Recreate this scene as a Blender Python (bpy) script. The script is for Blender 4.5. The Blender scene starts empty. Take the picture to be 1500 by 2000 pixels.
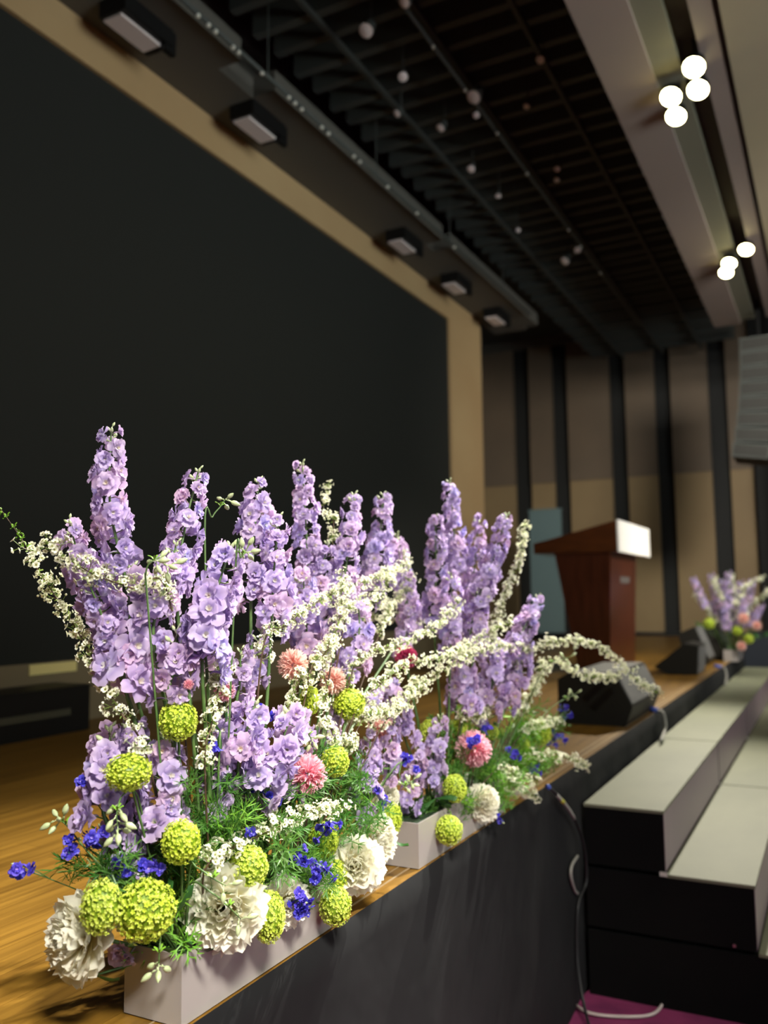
import bpy, math, random
from mathutils import Vector, Matrix, Quaternion
PI = math.pi
rnd = random.Random(7)
S = bpy.context.scene
C = S.collection

# ---------------------------------------------------------------- camera
F = 1700.0
YAW, PIT, ROL = -0.47562, 0.09658, -0.01176
cy, sy, cp, sp = math.cos(YAW), math.sin(YAW), math.cos(PIT), math.sin(PIT)
fwd = Vector((sy * cp, cy * cp, sp))
rt = Vector((cy, -sy, 0))
up = rt.cross(fwd)
cr, sr = math.cos(ROL), math.sin(ROL)
rt, up = cr * rt + sr * up, -sr * rt + cr * up
CAM = Vector((0, 0, 1.6))
cd = bpy.data.cameras.new('camera')
cam = bpy.data.objects.new('camera', cd)
C.objects.link(cam)
cam.matrix_world = Matrix(((rt.x, up.x, -fwd.x, CAM.x), (rt.y, up.y, -fwd.y, CAM.y), (rt.z, up.z, -fwd.z, CAM.z), (0, 0, 0, 1)))
cd.sensor_fit = 'HORIZONTAL'
cd.sensor_width = 36
cd.lens = 36 * F / 1500
cd.clip_start = 0.05
cd.dof.use_dof = True
cd.dof.focus_distance = 1.7
cd.dof.aperture_fstop = 3.3
S.camera = cam

def at(px, py, ax, val):
    """world point on the plane (axis ax = val) under a photograph pixel"""
    d = rt * ((px - 750) / F) + up * (-(py - 1000) / F) + fwd
    return CAM + d * ((val - CAM[ax]) / d[ax])

# ---------------------------------------------------------------- world, lights, exposure
w = bpy.data.worlds.new('world')
S.world = w
w.use_nodes = True
w.node_tree.nodes['Background'].inputs[0].default_value = (0.9, 0.95, 1, 1)
w.node_tree.nodes['Background'].inputs[1].default_value = 0.02
S.view_settings.view_transform = 'Standard'
S.view_settings.look = 'None'
S.view_settings.gamma = 1
S.view_settings.use_curve_mapping = False
S.view_settings.exposure = 0.0

def spot(loc, tgt, power, size=60, soft=0.04, col=(1, .93, .78), blend=.5):
    l = bpy.data.lights.new('spot_beam', 'SPOT')
    l.energy = power; l.spot_size = math.radians(size); l.spot_blend = blend
    l.shadow_soft_size = soft; l.color = col
    o = bpy.data.objects.new('spot_beam', l); C.objects.link(o)
    o.location = loc
    o.rotation_euler = (Vector(tgt) - Vector(loc)).to_track_quat('-Z', 'Y').to_euler()
    return o
def area(loc, tgt, power, sx, sy_, col=(1, .95, .86)):
    l = bpy.data.lights.new('fill_light', 'AREA')  # unseen fill added to brighten the room, not an actual fixture
    l.shape = 'RECTANGLE'; l.size = sx; l.size_y = sy_; l.energy = power; l.color = col
    o = bpy.data.objects.new('fill_light', l); C.objects.link(o)
    o.location = loc
    o.rotation_euler = (Vector(tgt) - Vector(loc)).to_track_quat('-Z', 'Y').to_euler()
    return o
KEY = 2100
spot((-0.62, 5.6, 4.8), (-1.2, 1.75, 1.1), KEY, 36, .025, (1, .95, .86), 1)
spot((-0.25, 4.6, 4.8), (-1.2, 1.7, 1.0), KEY * .8, 36, .025, (1, .95, .86), 1)
spot((-0.81, 9.3, 4.8), (-1.1, 5.6, 0.9), 1700, 42, .05, blend=1)
spot((-0.55, 9.0, 4.8), (-1.3, 9.8, 0.9), 350, 50, .05, blend=1)
area((1.6, -0.6, 4.85), (-1.0, 1.6, 1.0), 31, 1.0, 1.0).data.spread = math.radians(36)  # added fill from the camera side, lifts the front flowers
area((1.8, 6.0, 4.85), (-2.5, 15.0, 2.5), 150, 1.2, 1.2).data.spread = math.radians(80)  # added fill washing the far wall
area((8.6, 4.0, 2.6), (-2, 9.0, 7.0), 320, 9, 3.5, (.86, .97, 1)).data.spread = math.radians(80)  # added wash standing in for a lit hall, brightens ceiling and beams
area((8.6, 1.0, 2.6), (-1, 1.5, 1.4), 14, 3, 3.0, (.9, .97, 1)).data.spread = math.radians(60)  # added side fill on the flowers
area((3.2, 9.4, 4.85), (-1.8, 8.6, 1.6), 22, .6, .6).data.spread = math.radians(34)  # added fill for the lectern's right side and plate
area((3.0, 3.0, 4.85), (2.4, 3.2, 0.0), 60, 2.5, 2.5)  # added fill over the hall carpet

# ---------------------------------------------------------------- materials
def lin(c):
    return tuple(((x / 255) / 12.92 if x / 255 <= .04045 else ((x / 255 + .055) / 1.055) ** 2.4) for x in c) + (1,)
def mat(name, c, rough=.6, metal=0, noise=0, nscale=20, c2=None, bump=0, bscale=60, emit=0, spec=.5, stretch=None, coat=0):
    m = bpy.data.materials.new(name); m.use_nodes = True
    nt = m.node_tree; b = nt.nodes['Principled BSDF']
    c = lin(c); b.inputs['Base Color'].default_value = c
    b.inputs['Roughness'].default_value = rough; b.inputs['Metallic'].default_value = metal
    b.inputs['Specular IOR Level'].default_value = spec
    b.inputs['Coat Weight'].default_value = coat
    tc = nt.nodes.new('ShaderNodeTexCoord'); mp = nt.nodes.new('ShaderNodeMapping')
    nt.links.new(tc.outputs['Object'], mp.inputs[0])
    if stretch: mp.inputs['Scale'].default_value = stretch
    if c2:
        n = nt.nodes.new('ShaderNodeTexNoise'); n.inputs['Scale'].default_value = nscale; n.inputs['Detail'].default_value = 4
        nt.links.new(mp.outputs[0], n.inputs['Vector'])
        r = nt.nodes.new('ShaderNodeValToRGB')
        r.color_ramp.elements[0].position = .35; r.color_ramp.elements[1].position = .65
        r.color_ramp.elements[0].color = c; r.color_ramp.elements[1].color = lin(c2)
        nt.links.new(n.outputs['Fac'], r.inputs[0]); nt.links.new(r.outputs[0], b.inputs['Base Color'])
    if bump:
        n2 = nt.nodes.new('ShaderNodeTexNoise'); n2.inputs['Scale'].default_value = bscale
        nt.links.new(mp.outputs[0], n2.inputs['Vector'])
        bp = nt.nodes.new('ShaderNodeBump'); bp.inputs['Strength'].default_value = bump; bp.inputs['Distance'].default_value = .01
        nt.links.new(n2.outputs['Fac'], bp.inputs['Height']); nt.links.new(bp.outputs[0], b.inputs['Normal'])
    if emit:
        b.inputs['Emission Color'].default_value = c; b.inputs['Emission Strength'].default_value = emit
    return m
def petal_mat(name, tints, trans=.35, sat=1.0):
    """vertex colour of the petal times a tint picked per object; some light comes through"""
    m = bpy.data.materials.new(name); m.use_nodes = True; nt = m.node_tree
    nt.nodes.remove(nt.nodes['Principled BSDF']); out = nt.nodes['Material Output']
    at_ = nt.nodes.new('ShaderNodeAttribute'); at_.attribute_name = 'Col'
    oi = nt.nodes.new('ShaderNodeObjectInfo'); r = nt.nodes.new('ShaderNodeValToRGB')
    el = r.color_ramp.elements
    while len(el) < len(tints): el.new(.5)
    for i, t in enumerate(tints):
        el[i].position = i / max(1, len(tints) - 1); el[i].color = (*t, 1)
    nt.links.new(oi.outputs['Random'], r.inputs[0])
    mx = nt.nodes.new('ShaderNodeMix'); mx.data_type = 'RGBA'; mx.blend_type = 'MULTIPLY'; mx.inputs['Factor'].default_value = 1
    nt.links.new(at_.outputs['Color'], mx.inputs['A']); nt.links.new(r.outputs[0], mx.inputs['B'])
    d = nt.nodes.new('ShaderNodeBsdfDiffuse'); t = nt.nodes.new('ShaderNodeBsdfTranslucent')
    g = nt.nodes.new('ShaderNodeBsdfGlossy'); g.inputs['Roughness'].default_value = .45
    s = nt.nodes.new('ShaderNodeMixShader'); s.inputs[0].default_value = trans
    s2 = nt.nodes.new('ShaderNodeMixShader'); s2.inputs[0].default_value = .04
    for n in (d, t): nt.links.new(mx.outputs['Result'], n.inputs['Color'])
    nt.links.new(d.outputs[0], s.inputs[1]); nt.links.new(t.outputs[0], s.inputs[2])
    nt.links.new(s.outputs[0], s2.inputs[1]); nt.links.new(g.outputs[0], s2.inputs[2])
    nt.links.new(s2.outputs[0], out.inputs[0])
    return m
M = dict(
    carpet=mat('magenta carpet', (150, 62, 105), .95, c2=(120, 50, 88), nscale=6, bump=.5, bscale=300, spec=.1),
    cloth=mat('black stage cloth', (20, 21, 22), .85, c2=(27, 28, 29), nscale=3, bump=.3, bscale=9, spec=.25),
    screen=mat('dark screen', (40, 41, 38), .6, spec=.12),
    tan=mat('tan lacquered trim', (176, 148, 106), .5, c2=(168, 138, 97), nscale=.8),
    base=mat('beige wall board', (120, 106, 78), .7),
    tread=mat('olive grey riser top', (134, 137, 113), .55, c2=(123, 127, 106), nscale=3, stretch=(1, .5, 1), bump=.1, bscale=120, spec=.4),
    rfront=mat('riser front board', (140, 120, 128), .35, spec=.5, c2=(130, 112, 120), nscale=2),  # purple cast is the carpet's reflection put into the base colour
    rblack=mat('black riser side', (14, 15, 15), .8, c2=(18, 19, 18), nscale=4, spec=.15),
    steel=mat('steel', (170, 165, 155), .35, .9),
    brass=mat('metal groove strip', (205, 185, 150), .35, .6),
    white=mat('white panel', (226, 222, 214), .5),
    box=mat('glossy white planter board', (168, 161, 156), .22, spec=.5, coat=.3),
    foam=mat('green wet foam', (30, 52, 26), .95, bump=.8, bscale=90),
    wood_red=mat('dark red lectern wood', (80, 40, 24), .28, c2=(60, 28, 15), nscale=5, stretch=(8, 8, .6), coat=.4),
    wood_top=mat('brown lectern top wood', (84, 42, 12), .4, c2=(70, 33, 8), nscale=5, stretch=(1, 1, 6), coat=.3),
    black=mat('black plastic', (9, 9, 9), .5, spec=.4),
    spk=mat('speaker black paint', (32, 31, 25), .6, bump=.2, bscale=300, spec=.4),
    grille=mat('grey speaker grille', (88, 88, 86), .55, bump=.6, bscale=500),
    banner=mat('teal grey banner cloth', (98, 118, 118), .7),
    label=mat('pale yellow label', (232, 214, 140), .6),
    slot=mat('olive grey plate', (70, 68, 52), .6),
    panel=mat('brown wall panel', (112, 96, 78), .6, c2=(104, 90, 74), nscale=1.2),
    panel_lo=mat('tan wall panel', (148, 126, 90), .6, c2=(140, 118, 84), nscale=1.2),
    stripe=mat('black wall recess', (24, 25, 23), .7),
    soffit=mat('dark brown soffit', (84, 80, 72), .7),
    roof=mat('black ceiling void', (56, 59, 56), .9),  # black lifted to grey, haze put into the colour
    baffle=mat('black ceiling baffle', (66, 69, 64), .7),  # also greyed in place of haze in the void
    beam=mat('pinkish plaster beam', (150, 134, 124), .7, c2=(144, 130, 122), nscale=1),
    beam2=mat('grey green ceiling strip', (118, 116, 98), .7),
    ceil=mat('beige plaster ceiling', (176, 164, 134), .7, c2=(168, 156, 130), nscale=.8),
    recess=mat('dark ceiling recess', (70, 66, 62), .8),
    lens=mat('glowing lamp lens', (255, 240, 170), .4, emit=40),
    dlens=mat('unlit lamp lens', (226, 212, 206), .3),
    bead=mat('small bright fitting', (220, 216, 200), .3, .3),
    curtain=mat('dark side curtain', (30, 30, 28), .9),
    navy=mat('navy box cloth', (26, 32, 42), .8),
    cblack=mat('black cable rubber', (34, 34, 34), .45),
    cgrey=mat('grey cable', (150, 148, 140), .5),
    cwhite=mat('white cable', (206, 194, 188), .5),
    cblue=mat('blue plug', (70, 96, 190), .4),
    cyel=mat('yellow cable tape', (190, 190, 70), .5),
    stem=mat('green flower stem', (92, 122, 62), .5, c2=(72, 104, 52), nscale=30),
    twig=mat('brown twig', (92, 70, 48), .6, c2=(64, 46, 36), nscale=60),
    leaf=mat('mid green leaf', (48, 96, 34), .45, c2=(36, 78, 30), nscale=25),
    lime=mat('fresh lime leaf', (128, 178, 52), .45, c2=(110, 160, 44), nscale=25),
    feather=petal_mat('feathery green leaf', [(.55, .75, .45), (1, 1, .8), (.8, 1, .7)], .25),
    bud=mat('greenish white bud', (196, 208, 160), .45, c2=(176, 196, 138), nscale=60),
    lav=petal_mat('lavender petals', [(.80, .84, 1.06), (1.0, .91, .97), (.92, .91, 1.02), (1.1, .95, .93), (.88, .83, 1.0), (1.06, 1.03, 1.0)], .42),
    blue=petal_mat('blue larkspur petals', [(.75, .8, 1.0), (1.2, 1.1, 1.2), (2.2, 1.8, 1.5)], .25),
    lime_f=petal_mat('lime snowball florets', [(1, 1, .8), (1, 1, 1), (1, 1, 1.3)], .12),
    cream=petal_mat('cream peony petals', [(1, 1, .98), (.98, .98, .96), (1.0, .98, .95)], .42),
    pink=petal_mat('pink pompon petals', [(1, 1, 1)], .25),
    wht=petal_mat('small white blossoms', [(1, 1, .96), (.95, .98, .85)], .3),
)
def wood_mat():
    m = bpy.data.materials.new('golden stage wood'); m.use_nodes = True; nt = m.node_tree
    b = nt.nodes['Principled BSDF']; b.inputs['Roughness'].default_value = .36; b.inputs['Specular IOR Level'].default_value = .4
    tc = nt.nodes.new('ShaderNodeTexCoord'); mp = nt.nodes.new('ShaderNodeMapping'); mp.inputs['Scale'].default_value = (26, 1.1, 10)
    oi = nt.nodes.new('ShaderNodeObjectInfo')
    add = nt.nodes.new('ShaderNodeVectorMath'); add.operation = 'ADD'
    nt.links.new(tc.outputs['Object'], add.inputs[0]); nt.links.new(oi.outputs['Location'], add.inputs[1])
    nt.links.new(add.outputs[0], mp.inputs[0])
    n = nt.nodes.new('ShaderNodeTexNoise'); n.inputs['Scale'].default_value = 1.6; n.inputs['Detail'].default_value = 6; n.inputs['Distortion'].default_value = .6
    nt.links.new(mp.outputs[0], n.inputs[0])
    r = nt.nodes.new('ShaderNodeValToRGB'); e = r.color_ramp.elements
    e[0].position = .3; e[0].color = lin((100, 71, 22)); e[1].position = .72; e[1].color = lin((146, 110, 42))
    nt.links.new(n.outputs['Fac'], r.inputs[0])
    r2 = nt.nodes.new('ShaderNodeValToRGB'); r2.color_ramp.elements[0].color = (.84, .82, .80, 1); r2.color_ramp.elements[1].color = (1.06, 1.04, 1.0, 1)
    nt.links.new(oi.outputs['Random'], r2.inputs[0])
    mx = nt.nodes.new('ShaderNodeMix'); mx.data_type = 'RGBA'; mx.blend_type = 'MULTIPLY'; mx.inputs['Factor'].default_value = 1
    nt.links.new(r.outputs[0], mx.inputs['A']); nt.links.new(r2.outputs[0], mx.inputs['B'])
    nt.links.new(mx.outputs['Result'], b.inputs['Base Color'])
    bp = nt.nodes.new('ShaderNodeBump'); bp.inputs['Strength'].default_value = .12; bp.inputs['Distance'].default_value = .01
    nt.links.new(n.outputs['Fac'], bp.inputs['Height']); nt.links.new(bp.outputs[0], b.inputs['Normal'])
    return m
M['wood'] = wood_mat()

# ---------------------------------------------------------------- mesh helpers
class MB:
    def __init__(s): s.v = []; s.f = []; s.c = []
    def add(s, vs, fs, col=(1, 1, 1)):
        o = len(s.v)
        s.v += [tuple(p) for p in vs]; s.f += [tuple(i + o for i in f) for f in fs]
        s.c += (list(col) if isinstance(col, list) else [col] * len(vs))
    def box(s, a, b):
        (x0, y0, z0), (x1, y1, z1) = a, b
        s.add([(x0, y0, z0), (x1, y0, z0), (x1, y1, z0), (x0, y1, z0), (x0, y0, z1), (x1, y0, z1), (x1, y1, z1), (x0, y1, z1)],
              [(3, 2, 1, 0), (4, 5, 6, 7), (0, 1, 5, 4), (1, 2, 6, 5), (2, 3, 7, 6), (3, 0, 4, 7)])
    def prism(s, prof, y0, y1):
        """profile of (x, z) points extruded along y"""
        n = len(prof)
        s.add([(x, y0, z) for x, z in prof] + [(x, y1, z) for x, z in prof],
              [tuple(range(n)), tuple(range(2 * n - 1, n - 1, -1))] + [(i, i + n, (i + 1) % n + n, (i + 1) % n) for i in range(n)])
    def tube(s, pts, r, n=6, col=(1, 1, 1), cap=True):
        pts = [Vector(p) for p in pts]; rs = r if isinstance(r, (list, tuple)) else [r] * len(pts)
        vs = []; fs = []; side = None
        for i, p in enumerate(pts):
            t = (pts[min(i + 1, len(pts) - 1)] - pts[max(i - 1, 0)]).normalized()
            if side is None: side = t.orthogonal().normalized()
            side = (side - t * side.dot(t)).normalized(); b = t.cross(side)
            for k in range(n):
                a = 2 * PI * k / n
                vs.append(p + (side * math.cos(a) + b * math.sin(a)) * rs[i])
        for i in range(len(pts) - 1):
            for k in range(n):
                fs.append((i * n + k, i * n + (k + 1) % n, (i + 1) * n + (k + 1) % n, (i + 1) * n + k))
        if cap: fs += [tuple(range(n - 1, -1, -1)), tuple(range((len(pts) - 1) * n, len(pts) * n))]
        s.add(vs, fs, col)
    def lathe(s, prof, n=12, mtx=None, col=(1, 1, 1)):
        vs = []; fs = []
        for r, z in prof:
            for k in range(n):
                a = 2 * PI * k / n; p = Vector((r * math.cos(a), r * math.sin(a), z)); vs.append(mtx @ p if mtx else p)
        for i in range(len(prof) - 1):
            for k in range(n): fs.append((i * n + k, i * n + (k + 1) % n, (i + 1) * n + (k + 1) % n, (i + 1) * n + k))
        s.add(vs, fs, col)
    def petal(s, m, L, W, cup, curl, cfun, nu=4, nv=4, ruf=0, ph=0, tip=.8, edge=0):
        """ruffled petal along local +X, facing +Z"""
        vs = []; cs = []; fs = []
        for i in range(nu + 1):
            u = i / nu
            wd = W * (.16 + .84 * math.sin(PI * min(1, (u ** tip)) * .62) ** 1.0) * (1 if u < .9 else .78)
            for j in range(nv + 1):
                v = j / nv * 2 - 1
                x = L * u * (1 - .10 * v * v * u) + ruf * .5 * math.sin(v * 7 + ph) * u * u
                y = wd * v * .5 * (1 - .12 * (1 - u))
                z = cup * u * u - curl * max(0, u - .55) ** 2 * 4 + ruf * math.sin(v * 5 + ph + u * 2) * u + edge * v * v * u
                vs.append(m @ Vector((x, y, z))); cs.append(cfun(u, v))
        for i in range(nu):
            for j in range(nv):
                a = i * (nv + 1) + j; fs.append((a, a + nv + 1, a + nv + 2, a + 1))
        s.add(vs, fs, cs)
    def mesh(s, name, m, smooth=False, color=False):
        me = bpy.data.meshes.new(name); me.from_pydata(s.v, [], s.f)
        if color:
            ca = me.color_attributes.new('Col', 'FLOAT_COLOR', 'POINT')
            flat = []
            for c in s.c: flat += [c[0], c[1], c[2], 1]
            ca.data.foreach_set('color', flat)
        me.materials.append(m)
        if smooth: me.polygons.foreach_set('use_smooth', [True] * len(me.polygons))
        me.update(); return me
def link(name, me, parent=None, mw=None):
    o = bpy.data.objects.new(name, me); C.objects.link(o)
    if parent is not None:
        o.parent = parent
        mw = mw or Matrix()
        q = parent
        off = Vector((0, 0, 0))
        while q is not None: off += q.location; q = q.parent
        o.matrix_basis = Matrix.Translation(-off) @ mw
    elif mw: o.matrix_basis = mw
    return o
def tag(o, label, cat, group=None, kind=None):
    o['label'] = label; o['category'] = cat
    if group: o['group'] = group
    if kind: o['kind'] = kind
    return o
def thing(name, loc, label, cat, group=None):
    o = bpy.data.objects.new(name, None); C.objects.link(o); o.location = loc; o.empty_display_size = .05
    return tag(o, label, cat, group)
def struct(name, mb, m, parent=None, smooth=False):
    o = link(name, mb.mesh(name, m, smooth), parent)
    if parent is None: o['kind'] = 'structure'
    return o
def part(name, mb, m, parent, smooth=False, color=False): return link(name, mb.mesh(name, m, smooth, color), parent)
def bx(a, b): mb = MB(); mb.box(a, b); return mb
def frame(z, roll=0):
    z = Vector(z).normalized(); q = z.to_track_quat('Z', 'Y')
    return (q.to_matrix() @ Matrix.Rotation(roll, 3, 'Z')).to_4x4()
def bez(ps, n):
    """smooth curve through points (Catmull-Rom)"""
    ps = [Vector(p) for p in ps]; P = [ps[0] * 2 - ps[1]] + ps + [ps[-1] * 2 - ps[-2]]; out = []
    seg = len(ps) - 1
    for k in range(n + 1):
        t = k / n * seg; i = min(int(t), seg - 1); t -= i; a, b, c, d = P[i:i + 4]
        out.append(.5 * ((2 * b) + (c - a) * t + (2 * a - 5 * b + 4 * c - d) * t * t + (3 * b - a - 3 * c + d) * t ** 3))
    return out

# ---------------------------------------------------------------- room shell
SZ = .89
mb = bx((-.985, -4, -.1), (9, 16, 0)); struct('floor', mb, M['carpet'])
struct('wall_right', bx((8.9, -4, 0), (9, 16, 6.4)), M['panel'])
struct('wall_rear', bx((-6, -4.1, 0), (9, -4, 6.4)), M['panel'])
roof = struct('ceiling', bx((-6, -4, 6.3), (9, 16, 6.4)), M['roof'])
k = 0
y = .5
while y < 14.6:                                             # black baffles hung in the ceiling void
    mb = MB(); mb.box((-3.5, y, 5.62 + .02 * (k % 2)), (-1.2, y + .07, 5.9)); part('baffle', mb, M['baffle'], roof)
    y += .27; k += 1
for x in (-3.0, -2.35, -1.75):                              # rails under the baffles
    part('ceiling_rail', bx((x, .3, 5.58), (x + .03, 14.8, 5.62)), M['baffle'], roof)
# plaster beams and strips of the house ceiling, lowest at z = 5
c2 = struct('trim_1', bx((-1.2, -4, 5.0), (-.88, 11.7, 6.3)), M['beam'])
part('ceiling_strip', bx((-.88, -4, 5.02), (-.71, 11.6, 5.3)), M['beam2'], c2)
part('ceiling_recess', bx((-.71, -4, 5.14), (-.578, 11.6, 5.3)), M['recess'], c2)
part('ceiling_lip', bx((-.578, -4, 5.01), (-.453, 11.6, 5.3)), M['beam'], c2)
part('ceiling_groove', bx((-.453, -4, 5.06), (-.416, 11.6, 5.3)), M['recess'], c2)
part('ceiling_field', bx((-.416, -4, 5.0), (8.9, 11.6, 5.3)), M['ceil'], c2)
# back of the stage: screen, tan frame, base wall, soffit
struct('wall_back', bx((-4.1, -4, 0), (-4.0, 10.55, 1.25)), M['base'])
struct('wall_back_upper', bx((-4.1, -4, 5.2), (-4.0, 10.55, 6.3)), M['soffit'])
sc = thing('display_screen', (-4, 4.7, 1.25), 'huge switched-off black screen filling the back of the stage inside a tan frame', 'screen')
mb = bx((-4.06, -3.9, 1.25), (-4.0, 9.5, 4.93)); part('screen_panel', mb, M['screen'], sc)
f = MB(); f.box((-4.06, -3.9, 4.93), (-3.97, 10.55, 5.2)); part('top_frame', f, M['tan'], sc)
f = MB(); f.box((-4.06, 9.5, .89), (-3.97, 10.55, 4.93)); part('side_frame', f, M['tan'], sc)
so = struct('trim_2', bx((-4.0, -4, 5.2), (-3.55, 11.2, 5.36)), M['soffit'])
for a, b in ((4.9, 7.9), (8.1, 11.1)): part('soffit_step', bx((-3.55, a, 5.2), (-3.36, b, 5.36)), M['soffit'], so)
part('soffit_step', bx((-3.55, -4, 5.2), (-3.36, 4.5, 5.36)), M['soffit'], so)
struct('wall_side_stage', bx((-6, 10.55, 0), (-4.0, 10.65, 6.3)), M['stripe'])
struct('wall_stage_left', bx((-5.95, 10.6, 0), (-5.85, 15.3, 6.3)), M['panel'])
# far wall: tan and brown panels between recessed black stripes
fw = struct('wall_far', bx((-6, 15.3, 0), (9, 15.4, 6.4)), M['stripe'])
ST = [(-5.115, -4.8), (-4.38, -4.09), (-3.35, -3.07), (-2.58, -2.31), (-1.71, -1.42)]
edges = [-5.85] + [v for s_ in ST for v in s_] + [-1.06]
for i in range(0, len(edges), 2):
    a, b = edges[i], edges[i + 1]
    part('lower_panel', bx((a, 15.2, .95), (b, 15.3, 3.60)), M['panel_lo'], fw)
    part('upper_panel', bx((a, 15.17, 3.6), (b, 15.3, 6.12)), M['panel'], fw)
part('header', bx((-5.85, 15.15, 6.12), (-1.06, 15.3, 6.3)), M['soffit'], fw)
part('stage_skirting', bx((-5.85, 15.15, .89), (-1.06, 15.3, .95)), M['stripe'], fw)
cu = MB()
n = 60
vs = []; fs = []
for i in range(n + 1):
    x = -1.04 + 5.0 * i / n; y = 15.05 + .06 * math.sin(i * 1.3); vs += [(x, y, 0), (x, y, 6.3)]
    if i: fs.append((2 * i - 2, 2 * i, 2 * i + 1, 2 * i - 1))
cu.add(vs, fs); o = struct('side_curtain', cu, M['curtain'], None, True); del o['kind']
tag(o, 'dark full-height curtain at the right end of the striped far wall', 'curtain')

# ---------------------------------------------------------------- stage
stg = struct('stage_platform', bx((-5.9, -4, 0), (-1.0, 15.2, SZ - .02)), M['cloth'])
PW = .105
px_ = [(-1.03 - PW * i) for i in range(29)]
cache = {}
for i, x in enumerate(px_):
    y = .35 - (i * .61) % 1.9
    while y < 15.0:
        y1 = min(y + 1.9, 15.18)
        if y1 - y > .05 and y1 > .3:
            L = round(y1 - y, 3)
            if L not in cache:
                mb = MB(); g = .0008; wx = PW - .0008; t = 0
                mb.add([(0, 0, 0), (wx, 0, 0), (wx, L - g, 0), (0, L - g, 0), (t, t, .02), (wx - t, t, .02), (wx - t, L - g - t, .02), (t, L - g - t, .02),
                        (0, 0, .0194), (wx, 0, .0194), (wx, L - g, .0194), (0, L - g, .0194)],
                       [(4, 5, 6, 7), (0, 1, 9, 8), (1, 2, 10, 9), (2, 3, 11, 10), (3, 0, 8, 11), (8, 9, 5, 4), (9, 10, 6, 5), (10, 11, 7, 6), (11, 8, 4, 7)])
                cache[L] = mb.mesh('board', M['wood'])
            link('board', cache[L], stg, Matrix.Translation((x - PW, y, SZ - .02)))
        y = y1
link('board', bx((-5.9, 10.6, SZ - .02), (-4.08, 15.2, SZ)).mesh('board', M['wood']), stg)
for x0, x1, dz in ((-1.03, -1.012, .0005),): part('edge_board', bx((-1.0295, .1, SZ - .02), (-.992, 12, SZ)), M['wood'], stg)
part('metal_strip', bx((-1.0335, .1, SZ - .005), (-1.0295, 12, SZ + .002)), M['brass'], stg)
part('metal_strip', bx((-1.063, .1, SZ - .005), (-1.060, 12, SZ + .001)), M['brass'], stg)
# black cloth skirt hanging over the stage front
sk = MB(); vs = []; fs = []; NY, NZ = 260, 26
for i in range(NY + 1):
    y = .2 + 13.5 * (i / NY) ** 1.6
    for j in range(NZ + 1):
        t = j / NZ; z = SZ + .004 - t * (SZ + .004 - .005)
        dx = (.006 * math.sin(y * 7.1 + 1.5 * math.sin(y * 2.3) + t * 1.2) + .004 * math.sin(y * 15 + 2 * t) + .004 * math.sin(y * 3.1 + t * 7)) * min(1, t * 2.2)
        dx += .004 * math.sin(t * 9 + y * 1.7) * t
        dx = max(dx, -.006)
        vs.append((-.985 + dx + .004 + (-.011 if j == 0 else 0), y, z))
for i in range(NY):
    for j in range(NZ):
        a = i * (NZ + 1) + j; fs.append((a, a + 1, a + NZ + 2, a + NZ + 1))
sk.add(vs, fs); o = link('stage_skirt', sk.mesh('stage_skirt', M['cloth'], True))
tag(o, 'black cloth skirt hanging from the wooden stage edge to the carpet', 'stage skirt')

# ---------------------------------------------------------------- choir risers
YS = [3.63, 5.43, 7.2, 9.05, 10.9]
names = ['nearest, showing its black stepped end', 'second from the camera', 'third from the camera', 'farthest, ending by the far flowers']
for i in range(4):
    y0, y1 = YS[i] + (.004 if i == 0 else .010), YS[i + 1] - .010
    r = thing('stepped_riser', (-.5, y0, 0), 'three-tier grey-topped black riser by the stage, ' + names[i], 'riser', 'stepped risers along the stage front')
    for xa, xb, z in ((-.965, -.652, .745), (-.648, -.330, .505), (-.326, -.01, .262)):
        lo = {.745: .508, .505: .265, .262: 0.0}[z]
        xb_full = -.01 if z == .262 else (xb if z == .745 else xb)
        # each tier is its own block resting on the one below
        full = {.745: (-.965, -.652), .505: (-.965, -.332), .262: (-.965, -.01)}[z]
        part('tier_block', bx((full[0], y0, lo), (full[1], y1, z - .012)), M['rblack'], r)
        part('tread', bx((xa - .0, y0 - .003, z - .012), (xb + .003, y1, z)), M['tread'], r)
        part('riser_front', bx((full[1], y0 + .006, lo + .003), (full[1] + .002, y1 - .006, z - .014)), M['rfront'], r)
    for yy, zz in ((y0 - .004, .5),):
        mb = MB(); mb.box((-.672, yy - .004, .497), (-.644, yy + .004, .512)); part('bracket', mb, M['white'], r)
    part('bolt', bx((-.415, y0 - .006, .272), (-.405, y0, .282)), M['steel'], r)
# ---------------------------------------------------------------- lectern
r = thing('lectern', (-1.95, 8.45, SZ), 'dark red wooden lectern with slanted brown top and white front plate', 'lectern')
L0, L1 = 7.95, 9.05
mb = MB()
v = [(-2.12, L0, SZ), (-1.835, L0, SZ), (-1.835, L1, SZ), (-2.12, L1, SZ), (-2.31, L0 - .0, 1.98), (-1.79, L0 - .0, 1.98), (-1.79, L1 + .02, 1.98), (-2.31, L1 + .02, 1.98)]
mb.add(v, [(3, 2, 1, 0), (4, 5, 6, 7), (0, 1, 5, 4), (1, 2, 6, 5), (2, 3, 7, 6), (3, 0, 4, 7)]); part('body', mb, M['wood_red'], r)
mb = MB(); mb.prism([(-2.50, 1.98), (-1.722, 1.98), (-1.722, 2.262), (-2.50, 2.075)], L0 - .03, 9.38); part('slanted_top', mb, M['wood_top'], r)
mb = MB(); mb.box((-1.722, L0 - .03, 1.975), (-1.707, 9.40, 2.267)); part('front_plate', mb, M['white'], r)
mb = MB(); mb.box((-1.815, 8.35, 1.70), (-1.795, 8.75, 1.76)); part('nameplate', mb, M['steel'], r)
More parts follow.
